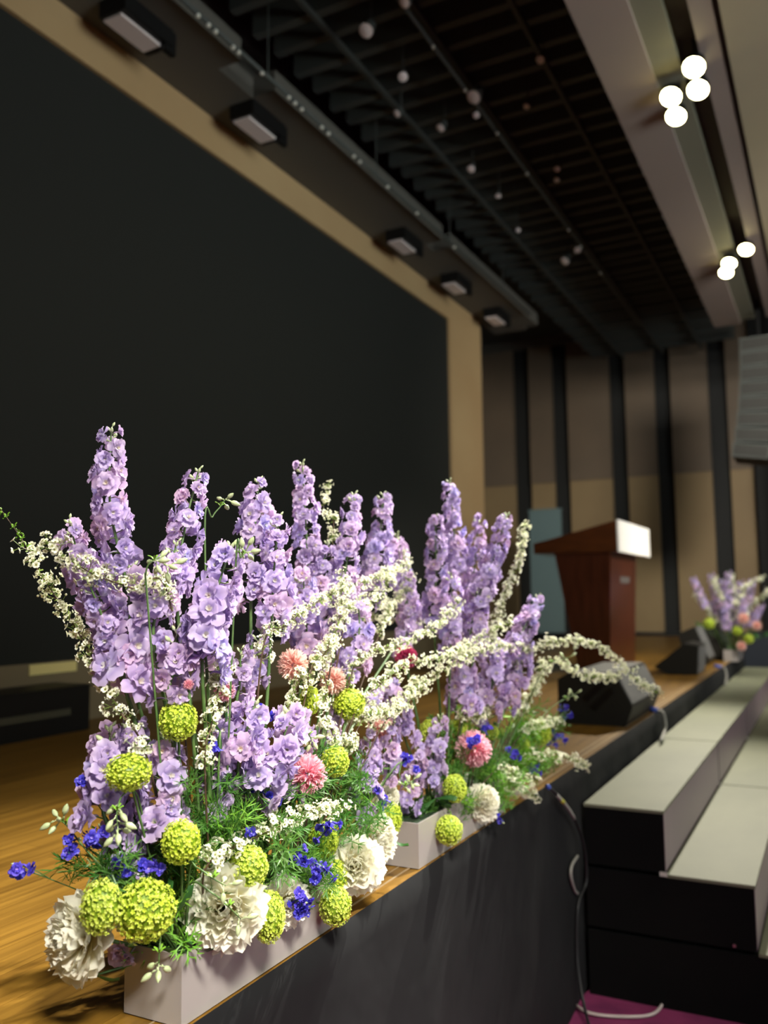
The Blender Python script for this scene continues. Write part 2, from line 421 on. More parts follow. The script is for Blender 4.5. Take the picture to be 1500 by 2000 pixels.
# ---------------------------------------------------------------- banner stand behind the lectern
r = thing('banner_stand', (-4.1, 13.5, SZ), 'teal grey upright banner panel on a dark foot behind the lectern', 'banner')
mb = MB(); mb.box((-4.32, 13.5, 1.0), (-3.80, 13.53, 2.93)); part('panel', mb, M['banner'], r)
mb = MB(); mb.box((-4.33, 13.49, 2.93), (-3.79, 13.54, 2.96)); part('top_rail', mb, M['banner'], r)
mb = MB(); mb.prism([(-4.36, SZ), (-3.76, SZ), (-3.78, 1.0), (-4.34, 1.0)], 13.42, 13.62); part('foot', mb, M['black'], r)
# ---------------------------------------------------------------- wedge speakers
def wedge(name, prof, y0, y1, label, grille_edge, slots=()):
    cx = sum(p[0] for p in prof) / len(prof)
    r = thing(name, (cx, (y0 + y1) / 2, prof[0][1]), label, 'speaker', 'wedge speakers along the stage edge')
    mb = MB(); mb.prism(prof, y0, y1); part('cabinet', mb, M['spk'], r)
    for g in grille_edge:
        a, b = Vector(prof[g]), Vector(prof[(g + 1) % len(prof)]); d = (b - a).normalized(); n = Vector((-d.y, d.x))
        ctr = Vector((sum(p[0] for p in prof), sum(p[1] for p in prof))) / len(prof)
        if n.dot((a + b) / 2 - ctr) < 0: n = -n
        p = [a + d * .015, b - d * .015, b - d * .015 + n * .006, a + d * .015 + n * .006]
        mb = MB(); mb.prism([tuple(q) for q in p], y0 + .015, y1 - .015); part('grille', mb, M['grille'], r)
    for (x, z, ang) in slots:
        mb = MB(); c_, s_ = math.cos(ang), math.sin(ang); q = []
        for u, v_ in ((-.075, -.016), (.075, -.016), (.075, .016), (-.075, .016)): q.append((x + u * c_ - v_ * s_, z + u * s_ + v_ * c_))
        mb.prism(q, y0 - .004, y0 + .0); part('handle_slot', mb, M['black'], r)
    for (dx, dz) in ((.09, .05), (.25, .10)):
        mb = MB(); mb.lathe([(0, -.004), (.007, -.004), (.007, 0)], 8, Matrix.Translation((prof[0][0] + dx, y0, prof[0][1] + dz)) @ Matrix.Rotation(PI / 2, 4, 'X')); part('screw_cap', mb, M['slot'], r)
    return r
wedge('wedge_speaker', [(-1.40, SZ), (-1.035, SZ), (-.995, .995), (-1.085, 1.175), (-1.33, 1.17), (-1.40, 1.13)], 4.8, 5.6,
      'largest black wedge speaker at the stage edge, nearest the flowers, grey sloping grille', [2], ((-1.19, 1.075, .75), (-1.15, 1.03, .75)))
wedge('wedge_speaker', [(-1.34, SZ), (-1.10, SZ), (-1.08, 1.14), (-1.20, 1.16), (-1.46, .95)], 8.0, 8.5,
      'middle black wedge speaker facing across the stage, right of the lectern foot', [1])
wedge('wedge_speaker', [(-1.33, SZ), (-1.16, SZ), (-1.12, .95), (-1.24, 1.27), (-1.40, 1.2)], 9.0, 9.5,
      'black tilted speaker just behind the middle wedge, in front of the far flowers', [2, 0])
wedge('wedge_speaker', [(-1.24, SZ), (-1.08, SZ), (-1.04, .97), (-1.17, 1.32), (-1.33, 1.24)], 9.8, 10.3,
      'farthest black tilted speaker, half hidden under the far flower arrangement', [2])
# ---------------------------------------------------------------- rack box and label on the base wall at the left
r = thing('equipment_case', (-3.85, 3.1, SZ), 'black equipment case with a grey slot, against the beige base wall at left', 'case')
part('shell', bx((-3.98, 2.2, SZ), (-3.70, 3.60, 1.125)), M['black'], r)
part('slot_plate', bx((-3.70, 3.0, .985), (-3.694, 3.46, 1.02)), M['slot'], r)
part('lid', bx((-3.98, 2.2, 1.125), (-3.69, 3.605, 1.135)), M['black'], r)
o = link('wall_label', bx((-4.0, 3.44, 1.185), (-3.994, 3.78, 1.243)).mesh('wall_label', M['label'])); tag(o, 'pale yellow label strip on the beige base wall under the screen', 'label')
# ---------------------------------------------------------------- ceiling fittings
def lamp_unit(p, label, lit=True):
    r = thing('ceiling_lamp', p, label, 'ceiling lamp', 'glowing ceiling lamps in the ceiling recess')
    m = Matrix.Translation(p) @ frame((-.10, -.55, -.8))
    mb = MB(); mb.lathe([(0, -.15), (.04, -.15), (.06, -.08), (.075, 0), (.07, .004)], 14, m); part('housing', mb, M['black'], r, True)
    mb = MB(); mb.lathe([(0.0, .008), (.04, .005), (.067, -.004)], 14, m); part('lens', mb, M['lens'], r, True)
    q = m @ Vector((0, 0, -.12))
    mb = MB(); mb.tube([q, (p[0], p[1] + .03, 5.14)], .008); part('bracket', mb, M['black'], r)
LP = [(1355, 132, 'uppermost of the glowing ceiling lamps in the near cluster'), (1310, 190, 'left glowing ceiling lamp of the near cluster'),
      (1363, 176, 'right lower glowing ceiling lamp of the near cluster'), (1320, 228, 'lowest glowing ceiling lamp of the near cluster'),
      (1457, 488, 'upper right glowing ceiling lamp of the far cluster'), (1424, 515, 'upper left glowing ceiling lamp of the far cluster'), (1418, 533, 'lowest glowing ceiling lamp of the far cluster')]
for a, b, l in LP: lamp_unit(at(a, b, 2, 4.93), l)
FX = [(3.82, 'nearest pale rectangular light on the brown soffit, cut by the top of the photo'), (5.1, 'second pale rectangular light from the top left on the brown soffit'), (7.6, 'middle pale rectangular light on the brown soffit'),
      (8.95, 'fourth pale rectangular light along the soffit above the tan corner'), (10.3, 'farthest small pale rectangular light on the soffit')]
for y, l in FX:
    r = thing('soffit_light', (-3.67, y, 5.2), l, 'light fixture', 'rectangular lights along the soffit')
    part('housing', bx((-3.76, y - .20, 5.09), (-3.55, y + .22, 5.2)), M['black'], r)
    part('diffuser', bx((-3.74, y - .18, 5.075), (-3.60, y + .16, 5.09)), M['dlens'], r)
    part('yoke', bx((-3.6, y + .16, 5.05), (-3.56, y + .26, 5.2)), M['black'], r)
def pipe(x, z, y0, y1, label, beads, name='lighting_pipe'):
    r = thing(name, (x, y0, z), label, 'pipe')
    mb = MB(); mb.tube([(x, y0, z), (x, y1, z)], .016, 8); part('tube', mb, M['baffle'], r, True)
    for y in beads:
        mb = MB(); mb.lathe([(0, -.014), (.014, -.008), (.014, .008), (0, .014)], 8, Matrix.Translation((x + .005, y, z - .018))); part('clamp', mb, M['bead'], r, True)
    y = y0 + .5
    while y < y1:
        mb = MB(); mb.tube([(x, y, z), (x, y, 5.7)], .005, 5); part('hanger', mb, M['baffle'], r); y += 1.6
pipe(-3.28, 5.17, 2.6, 10.5, 'thin ceiling pipe with bright clamps along the edge of the soffit', [3.95, 4.05, 4.12, 4.3, 4.36, 4.62, 4.95, 5.03, 5.12, 5.4, 5.5, 5.9, 6.0, 6.5, 7.1, 8.0])
p0 = at(780, 0, 2, 5.45); pipe(p0.x, 5.45, 3.4, 12.5, 'thin ceiling pipe running through the middle of the black ceiling void', [4.6, 5.3, 5.9, 6.6, 7.4, 8.8, 9.3, 10.2])
SP = [(715, 60, .055, 'pale spotlight near the top edge left of the middle ceiling pipe'), (925, 190, .06, 'brightest pale spotlight hanging on the middle ceiling pipe'), (787, 150, .04, 'dim brownish spotlight below the topmost one'),
      (860, 250, .04, 'small pale spotlight left below the brightest one'), (930, 225, .03, 'tiny spotlight just under the brightest one'), (920, 330, .04, 'small spotlight in the centre of the black void'),
      (1103, 510, .055, 'pale warm spotlight low in the void near the far wall'), (1128, 488, .04, 'narrow pale spotlight beside the low warm one'), (775, 222, .035, 'dim spotlight left of the centre of the void'),
      (1088, 330, .03, 'small spotlight near the right beam, upper of two'), (1087, 352, .03, 'small spotlight near the right beam, lower of two'), (1055, 117, .035, 'dim spotlight high in the void near the right beam'),
      (973, 383, .03, 'small spotlight between the centre and the low warm one'), (1012, 450, .028, 'small spotlight just left above the low warm one'), (1028, 208, .028, 'small spotlight right of the brightest one'), (790, 5, .04, 'spotlight cut by the top edge of the photo')]
for a, b, s_, l in SP:
    p = at(a, b, 2, 5.4); r = thing('spotlight', p, l, 'spotlight', 'unlit spotlights in the ceiling void')
    m = Matrix.Translation(p) @ frame((rnd.uniform(-.3, .6), -.6, -.8))
    mb = MB(); mb.lathe([(0, -s_ * 2.2), (s_ * .7, -s_ * 2), (s_, 0), (s_ * .95, .003)], 12, m); part('can', mb, M['baffle'], r, True)
    mb = MB(); mb.lathe([(0, .012), (s_ * .6, .006), (s_ * .9, 0)], 12, m); part('lens', mb, M['dlens'], r, True)
    q = m @ Vector((0, 0, -s_ * 2)); mb = MB(); mb.tube([q, (q.x, q.y, 6.3)], .008); part('hanger', mb, M['baffle'], r)
# hanging line array at the right edge
r = thing('hanging_speaker_column', (-.66, 11.0, 4.6), 'curved column of dark speaker cabinets hanging at the right edge of the photo', 'speaker')
ang = 0; x, z = -.86, 4.62
yy = 11.0
for i in range(8):
    ang = .03 * i * i * .5
    c_, s_ = math.cos(ang * .35), math.sin(ang * .35)
    q = [(0, 0), (.42, 0), (.42, -.165), (0, -.165)]
    pr = [(x + u * c_ + v_ * s_ * .5, z - u * s_ * .6 + v_) for u, v_ in q]
    mb = MB(); mb.prism(pr, yy, yy + .7); cab = part('cabinet', mb, M['baffle'], r)
    mb = MB(); mb.prism([(a + (.02 if k_ in (0, 3) else -.02), b + (-.02 if k_ < 2 else .02)) for k_, (a, b) in enumerate(pr)], yy - .01, yy); link('grille', mb.mesh('grille', M['spk']), cab)
    mb = MB(); mb.lathe([(0, -.012), (.018, -.008), (.018, 0)], 8, Matrix.Translation((pr[0][0] + .04, yy - .008, pr[0][1] - .05)) @ Matrix.Rotation(-PI / 2, 4, 'X').inverted()); link('rigging_pin', mb.mesh('rigging_pin', M['bead']), cab)
    z -= .178; x -= .003 + .005 * i
mb = MB(); mb.tube([(-.66, 11.3, 4.6), (-.66, 11.3, 6.3)], .02); part('chain', mb, M['black'], r)

# ---------------------------------------------------------------- cables
def cable(pts, rad, m, label, name='cable', n=40):
    mb = MB(); mb.tube(bez(pts, n), rad, 8); o = link(name, mb.mesh(name, M[m], True)); return tag(o, label, 'cable')
r = thing('loose_cable', at(1070, 1535, 0, -.97), 'black cable with blue plug arching off the stage edge down to the carpet', 'cable')
pp = [at(1066, 1533, 0, -.985), at(1085, 1550, 0, -.96), at(1118, 1592, 0, -.95), at(1140, 1650, 0, -.95), at(1145, 1720, 0, -.955), (-.966, 3.50, .38), (-.965, 3.46, .2), at(1140, 1960, 0, -.93), at(1152, 2010, 2, .012)]
cv = bez(pp, 60)
mb = MB(); mb.tube(cv, .0058, 8); part('wire', mb, M['cblack'], r, True)
mb = MB(); mb.tube(cv[8:17], .0068, 8); part('grey_sleeve', mb, M['cgrey'], r, True)
mb = MB(); mb.tube(cv[10:12], .0078, 8); part('tape_band', mb, M['cyel'], r, True)
mb = MB(); mb.tube([cv[0], cv[1], cv[3], cv[4]], [.004, .009, .009, .005], 10); part('plug', mb, M['cblue'], r, True)
cable([at(1128, 1672, 0, -.965), at(1117, 1690, 0, -.958), at(1115, 1712, 0, -.957), at(1122, 1738, 0, -.963), at(1128, 1745, 0, -.97)], .006, 'cgrey', 'short grey cable loop poking out between skirt and riser')
cable([at(1120, 1960, 2, .01), at(1150, 1978, 2, .01), at(1200, 1985, 2, .01), at(1262, 1984, 2, .01), at(1288, 1970, 2, .01), at(1300, 1940, 2, .01)], .006, 'cwhite', 'white cable lying curved on the magenta carpet below the riser end')
def edge_cable(px1, py1, label):
    a = at(px1, py1, 2, SZ + .01); r = thing('stage_cable', a, label, 'cable')
    q = [a + Vector((-.06, .02, .01)), a, a + Vector((.035, -.02, -.01)), a + Vector((.05, -.04, -.07)), a + Vector((.052, -.1, -.11)), a + Vector((.06, -.28, -.135))]
    mb = MB(); mb.tube(bez(q, 20), .009, 8); part('wire', mb, M['cgrey'], r, True)
    mb = MB(); mb.tube([q[0], q[1]], .016, 8); part('plug', mb, M['cblue'], r, True)
edge_cable(1284, 1388, 'grey cable with blue plug dropping off the stage edge beside the largest wedge speaker')
edge_cable(1408, 1303, 'grey cable with pale plug dropping off the stage edge beside the middle wedge speaker')
edge_cable(1452, 1270, 'farthest grey cable dropping off the stage edge under the far flowers')

# ================================================================ FLOWERS
def mixc(a, b, t): t = max(0, min(1, t)); return tuple(a[i] * (1 - t) + b[i] * t for i in range(3))
L = lambda c: lin(c)[:3]
LAV0, LAV1, LAV2, CRM = L((242, 238, 240)), L((200, 183, 226)), L((224, 206, 234)), L((236, 232, 196))
GRN, GRN2 = L((118, 146, 78)), L((150, 176, 96))
def floret_mesh(kind, seed):
    """one delphinium blossom: pedicel and spur behind, five broad ruffled sepals, inner petals, cream centre"""
    rr = random.Random(seed); mb = MB()
    if kind == 'lav':
        fz, L0_, W0, ci = .025, .0255, .0265, (LAV0, LAV1, LAV2)
    else:
        fz, L0_, W0, ci = .014, .0135, .012, (L((90, 90, 190)), L((58, 56, 176)), L((84, 76, 200)))
    mb.tube([(0, 0, 0), (.002, 0, fz * .5), (0, 0, fz - .003)], [.0011, .001, .0018], 4, GRN)
    mb.tube([(0, 0, fz - .001), (.003, .002, fz - .012), (.001, .006, fz - .018)], [.0028, .0018, .0008], 4, ci[2])
    def cf(u, v):
        c = mixc(ci[0], ci[1], u * 2.2) if u < .45 else mixc(ci[1], ci[2], (u - .45) * 1.8)
        k = 1 - .10 * abs(math.sin(v * 9)) * (1 - u)
        return tuple(x * k for x in c)
    n = 5
    op = rr.uniform(-.1, .5)
    for layer, (n, sc_, el, zo) in enumerate(((5, 1.0, op, 0), (4, .72, op + .45, .0015))):
        for i in range(n):
            a = 2 * PI * i / n + rr.uniform(-.22, .22) + layer * .6
            m = Matrix.Translation((0, 0, fz + zo)) @ Matrix.Rotation(a, 4, 'Z') @ Matrix.Rotation(-el - rr.uniform(-.25, .25), 4, 'Y') @ Matrix.Rotation(rr.uniform(-.3, .3), 4, 'X')
            mb.petal(m, L0_ * sc_ * rr.uniform(.85, 1.1), W0 * sc_ * rr.uniform(.85, 1.1), L0_ * .22, L0_ * .28, cf, 4, 4, L0_ * rr.uniform(.07, .13), rr.uniform(0, 6), .8, L0_ * rr.uniform(0, .2))
    for i in range(5):                                      # the bee
        a = i * 1.26 + rr.random(); m = Matrix.Translation((0, 0, fz + .002)) @ Matrix.Rotation(a, 4, 'Z') @ Matrix.Rotation(-1.05, 4, 'Y')
        mb.petal(m, L0_ * .36, L0_ * .2, .0008, .001, (lambda u, v: mixc(CRM, (.8, .8, .72), u)) if kind == 'lav' else (lambda u, v: L((150, 140, 210))), 2, 2)
    return mb.mesh('blossom', M['lav' if kind == 'lav' else 'blue'], True, True)
LAVM = [floret_mesh('lav', i) for i in range(9)]
BLUM = [floret_mesh('blue', 20 + i) for i in range(4)]
def bud_mesh():
    mb = MB(); mb.tube([(0, 0, 0), (.001, 0, .010), (0, 0, .014)], .0009, 4)
    mb.lathe([(.0008, .012), (.0045, .017), (.0055, .022), (.0042, .028), (.0012, .033), (0, .034)], 7)
    mb.tube([(0, 0, .014), (.002, .002, .006)], [.002, .0008], 4)
    return mb.mesh('bud', M['bud'], True)
BUD = bud_mesh()
def leafy_mesh(n, ln, m, name):
    rr = random.Random(n); mb = MB()
    for i in range(n):
        a = rr.uniform(0, 6.28); m_ = Matrix.Rotation(a, 4, 'Z') @ Matrix.Rotation(-rr.uniform(.2, 1.1), 4, 'Y')
        mb.petal(m_, ln * rr.uniform(.7, 1.1), ln * rr.uniform(.28, .4), .1 * ln, .25 * ln, lambda u, v: (1, 1, 1), 4, 2, .02 * ln, 0, 1.2, -.04 * ln)
    return mb.mesh(name, m, True)
LEAFM = [leafy_mesh(1, .05, M['leaf'], 'leaf'), leafy_mesh(1, .035, M['lime'], 'leaf')]
TIPM = leafy_mesh(6, .013, M['lime'], 'leaf_tuft')
def snow_mesh(seed):
    rr = random.Random(seed); mb = MB(); N = 560; R = 1.0
    core = L((120, 150, 30))
    mb.lathe([(0, -.86)] + [(.86 * math.cos(t), .86 * math.sin(t)) for t in [-1.2 + .3 * i for i in range(9)]] + [(0, .86)], 14, None, core)
    for i in range(N):
        z = 1 - 2 * (i + .5) / N; a = i * 2.39996; q = math.sqrt(1 - z * z)
        d = Vector((q * math.cos(a), q * math.sin(a), z)); d = (d + Vector((rr.gauss(0, .05), rr.gauss(0, .05), rr.gauss(0, .05)))).normalized()
        lump = 1 + .05 * math.sin(d.x * 7 + seed) * math.sin(d.y * 6) + rr.uniform(-.06, .05)
        m = Matrix.Translation(d * lump * .96) @ frame(d + Vector((rr.gauss(0, .35), rr.gauss(0, .35), rr.gauss(0, .35))), rr.uniform(0, 6))
        t = rr.random(); c1 = mixc(L((210, 226, 66)), L((230, 240, 120)), t); c0 = L((190, 214, 60))
        s = rr.uniform(.068, .095)
        vs = [m @ Vector((0, 0, -.02))]; fs = []; cs = [c0]
        for k_ in range(5):
            b = k_ * 1.2566
            for db, rad, zz in ((-.5, .8, .02), (0, 1.12, .035), (.5, .8, .02)):
                vs.append(m @ Vector((math.cos(b + db) * s * rad, math.sin(b + db) * s * rad, zz))); cs.append(c1)
            o_ = 1 + 3 * k_; fs += [(0, o_, o_ + 1), (0, o_ + 1, o_ + 2)]
        mb.add(vs, fs, cs)
    return mb.mesh('floret_cluster', M['lime_f'], False, True)
SNOW = [snow_mesh(i) for i in range(3)]
def snowball_gray_tint(): pass
def peony_petal(seed, big):
    """cream petal: broad with a notched wavy rim, or a narrower crinkled inner one"""
    rr = random.Random(seed); mb = MB(); lg = 1.0 if big else .95; W = .85 if big else .5
    c_in, c_out = L((250, 237, 174)), L((250, 249, 236))
    nu, nv = 7, 8; vs = []; cs = []; fs = []; p1, p2 = rr.uniform(0, 6), rr.uniform(0, 6)
    for i in range(nu + 1):
        u = i / nu
        for j in range(nv + 1):
            v = j / nv * 2 - 1
            wd = W * (.14 + .86 * math.sin(PI * .62 * u ** .8))
            notch = .06 * math.sin(v * 8 + p1) + .05 * math.sin(v * 15 + p2) - .16 * v * v
            x = lg * u * (1 + notch * u * u)
            y = wd * v * .5
            z = .16 * u * u + .16 * v * v * u + (.045 * math.sin(v * 6 + p1 + u * 2) + .03 * math.sin(v * 11 + p2)) * u * (1.0 if big else .8)
            if not big: z += .22 * u * u * math.sin(u * 3 + p1) * .5
            vs.append((x, y, z)); cs.append(mixc(c_in, c_out, u * 1.6))
    for i in range(nu):
        for j in range(nv):
            q = i * (nv + 1) + j; fs.append((q, q + nv + 1, q + nv + 2, q + 1))
    mb.add(vs, fs, cs)
    return mb.mesh('petal', M['cream'], True, True)
PP = [peony_petal(i, True) for i in range(4)] + [peony_petal(10 + i, False) for i in range(4)]
def pompon_mesh(c_in, c_out, seed):
    rr = random.Random(seed); mb = MB(); N = 330
    for i in range(N):
        t = (i + .5) / N; th = math.acos(1 - 1.75 * t); a = i * 2.39996
        d = Vector((math.sin(th) * math.cos(a), math.sin(th) * math.sin(a), math.cos(th)))
        m = frame(d, rr.uniform(0, 6)) @ Matrix.Rotation(-PI / 2 + rr.uniform(-.1, .5), 4, 'Y')
        m = Matrix.Translation(d * .25) @ m
        mb.petal(m, rr.uniform(.66, .82), .10, .06, .14, lambda u, v: mixc(c_in, c_out, u), 3, 2, .01, 0, .7, .08)
    return mb.mesh('petal_cluster', M['pink'], True, True)
POM = {'pink': pompon_mesh(L((244, 136, 164)), L((253, 204, 214)), 1), 'peach': pompon_mesh(L((246, 172, 160)), L((252, 220, 208)), 2), 'magenta': pompon_mesh(L((160, 30, 84)), L((214, 84, 130)), 3)}
def spirea_cluster(seed):
    rr = random.Random(seed); mb = MB()
    stalk = .012 if seed % 2 else 0
    if stalk: mb.tube([(0, 0, 0), (.001, 0, stalk)], .0006, 3, L((110, 90, 60)))
    W1, W0, DK = L((255, 254, 240)), L((244, 244, 190)), L((120, 124, 36))
    n = 5
    for i in range(n):
        d = Vector((rr.gauss(0, .7), rr.gauss(0, .7), 1)).normalized(); ln = rr.uniform(.006, .016); bs = Vector((0, 0, stalk * rr.uniform(.4, 1)))
        mb.tube([bs, bs + d * ln], .0004, 3, GRN2)
        m = Matrix.Translation(bs + d * ln) @ frame(d, rr.uniform(0, 6)); s = rr.uniform(.0040, .0056)
        if rr.random() < .15:
            mb.lathe([(0, 0), (.0018, .001), (.0018, .003), (0, .0042)], 6, m, W1); continue
        for k_ in range(5):
            a = k_ * 1.2566; vs = []
            for (u, v, z) in ((.18, 0, .0), (.62, -.5, .0010), (.62, .5, .0010), (1.0, -.30, .0020), (1.0, .30, .0020)):
                vs.append(m @ Vector((math.cos(a) * u * s - math.sin(a) * v * s, math.sin(a) * u * s + math.cos(a) * v * s, z)))
            mb.add(vs, [(0, 1, 2), (1, 3, 4, 2)], [W0, W1, W1, W1, W1])
        mb.lathe([(.0012, .0002), (.001, .0009), (0, .0012)], 6, m, DK)
    for i in range(3):
        d = Vector((rr.gauss(0, .9), rr.gauss(0, .9), .5)).normalized()
        mb.petal(frame(d) @ Matrix.Rotation(-1.3, 4, 'Y'), .008, .003, 0, 0, lambda u, v: GRN2, 2, 2)
    return mb.mesh('blossom_cluster', M['wht'], False, True)
SPI = [spirea_cluster(i) for i in range(6)]
def feather_mesh(seed, col, ln=.12):
    """a sprig of thread-fine branching leaves"""
    rr = random.Random(seed); mb = MB()
    mb.tube([(0, 0, 0), (.004, 0, ln * .5), (0, .004, ln)], [.0012, .001, .0005], 4, col)
    for i in range(26):
        z = ln * (.12 + .88 * i / 26); a = i * 2.4; el = rr.uniform(.1, .9); l2 = ln * rr.uniform(.22, .4)
        d = Vector((math.cos(a) * math.cos(el), math.sin(a) * math.cos(el), math.sin(el)))
        p = Vector((0, 0, z)); q = p + d * l2 * .55; c_ = mixc(col, GRN2, rr.random() * .45)
        for s in (-1, 0, 1):
            e = (d + Vector((rr.gauss(0, .3), rr.gauss(0, .3), .35 + .2 * s))).normalized()
            side = d.cross(Vector((0, 0, 1))).normalized()
            e = (e + side * .6 * s).normalized(); w_ = .0011
            tip_ = q + e * l2 * .55; mid = q + e * l2 * .3 + Vector((0, 0, .001))
            if s == 0: mb.add([p - side * w_, p + side * w_, q + side * w_, q - side * w_], [(0, 1, 2, 3)], c_)
            pr_ = e.cross(Vector((.3, .2, 1))).normalized() * w_
            mb.add([q - pr_, q + pr_, mid + pr_, mid - pr_, tip_], [(0, 1, 2, 3), (3, 2, 4)], c_)
    return mb.mesh('frond', M['feather'], False, True)
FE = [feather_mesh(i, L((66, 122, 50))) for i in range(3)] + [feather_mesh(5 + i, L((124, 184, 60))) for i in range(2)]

ARR = {'A': (-1.068, 1.25, 1.66), 'B': (-1.068, 2.17, 2.72)}
HT = .115
def base_of(arr, p, spread=.6):
    bx_, y0, y1 = ARR[arr]; ym = (y0 + y1) / 2
    y = ym + (p.y - ym) * spread; y = max(y0, min(y1, y))
    return Vector((bx_ + max(-.035, min(.035, (p.x - bx_) * .3)), y, SZ + HT - .03))
def PT(t): return at(t[0], t[1], 0, t[2])

# planters
for nm, y0, y1, lab in (('A', 1.19, 1.73, 'long glossy white planter box in front, holding the nearest flowers'), ('B', 2.12, 2.78, 'second glossy white planter box, farther along the stage edge')):
    r = thing('planter_box', (-1.065, (y0 + y1) / 2, SZ), lab, 'planter'); x0, x1 = -1.128, -1.002; z0, z1, t = SZ + .0025, SZ + HT + .002, .004
    part('side_panel', bx((x1 - t, y0, z0), (x1, y1, z1)), M['box'], r); part('side_panel', bx((x0, y0, z0), (x0 + t, y1, z1)), M['box'], r)
    part('end_panel', bx((x0 + t + .0003, y0, z0), (x1 - t - .0003, y0 + t, z1)), M['box'], r); part('end_panel', bx((x0 + t + .0003, y1 - t, z0), (x1 - t - .0003, y1, z1)), M['box'], r)
    part('bottom_panel', bx((x0 + t, y0 + t, z0), (x1 - t, y1 - t, z0 + t)), M['box'], r)
    part('wet_foam', bx((x0 + t + .001, y0 + t + .001, z0 + t), (x1 - t - .001, y1 - t - .001, SZ + HT - .012)), M['foam'], r)

def stem_to(arr, p, r, name, m, rad0=.0035, rad1=.0025, bend=0.35, spread=.6, extra=None):
    g = base_of(arr, p, spread); mid = g.lerp(p, .5); mid.x = g.x + (p.x - g.x) * bend; mid.y = g.y + (p.y - g.y) * bend
    pts = bez([g, mid, p], 12); n = len(pts)
    mb = MB(); mb.tube(pts, [rad0 + (rad1 - rad0) * i / (n - 1) for i in range(n)], 6); part(name, mb, m, r, True); return pts
def cen(arr):
    return Vector((ARR[arr][0], 0, 0))
def delphinium(arr, top, bot, wf, label, loose=1.0, group='lavender delphinium spikes', tipbuds=5, spread=.6):
    T, B = PT(top), PT(bot); g = base_of(arr, B, spread); r = thing('delphinium', g, label, 'delphinium', group)
    mid = g.lerp(B, .55); mid.x = g.x + (B.x - g.x) * .4; mid.y = g.y + (B.y - g.y) * .4
    path = bez([g, mid, B, B.lerp(T, .5) + Vector((rnd.gauss(0, .006), rnd.gauss(0, .006), 0)), T], 36); nn = len(path)
    mb = MB(); mb.tube(path, [.0048 - .0032 * i / (nn - 1) for i in range(nn)], 6); part('stem', mb, M['stem'], r, True)
    ln = (T - B).length; n = max(5, int(ln / (.0092 * loose))); a = rnd.uniform(0, 6)
    ax = (T - B).normalized()
    i0 = nn // 2
    for i in range(n):
        t = i / n; f = i0 + (nn - 1 - i0) * t; k_ = int(f); p = path[k_].lerp(path[min(k_ + 1, nn - 1)], f - k_)
        a += 2.39996 + rnd.gauss(0, .25)
        sde = ax.orthogonal().normalized(); d = Quaternion(ax, a) @ sde
        d = (d + ax * rnd.uniform(-.25, .45)).normalized()
        sc_ = wf * (1.05 - .45 * t ** 2.5) * rnd.uniform(.75, 1.15)
        m = Matrix.Translation(p) @ frame(d, rnd.uniform(0, 6)) @ Matrix.Scale(sc_, 4)
        link('blossom', rnd.choice(LAVM), r, m)
    for i in range(tipbuds):
        p = path[-1] - ax * .007 * i; d = (Quaternion(ax, i * 2.4) @ ax.orthogonal().normalized() + ax * (1.6 - .22 * i)).normalized()
        link('bud', BUD, r, Matrix.Translation(p) @ frame(d) @ Matrix.Scale(wf * (.45 + .07 * i), 4))
    return r
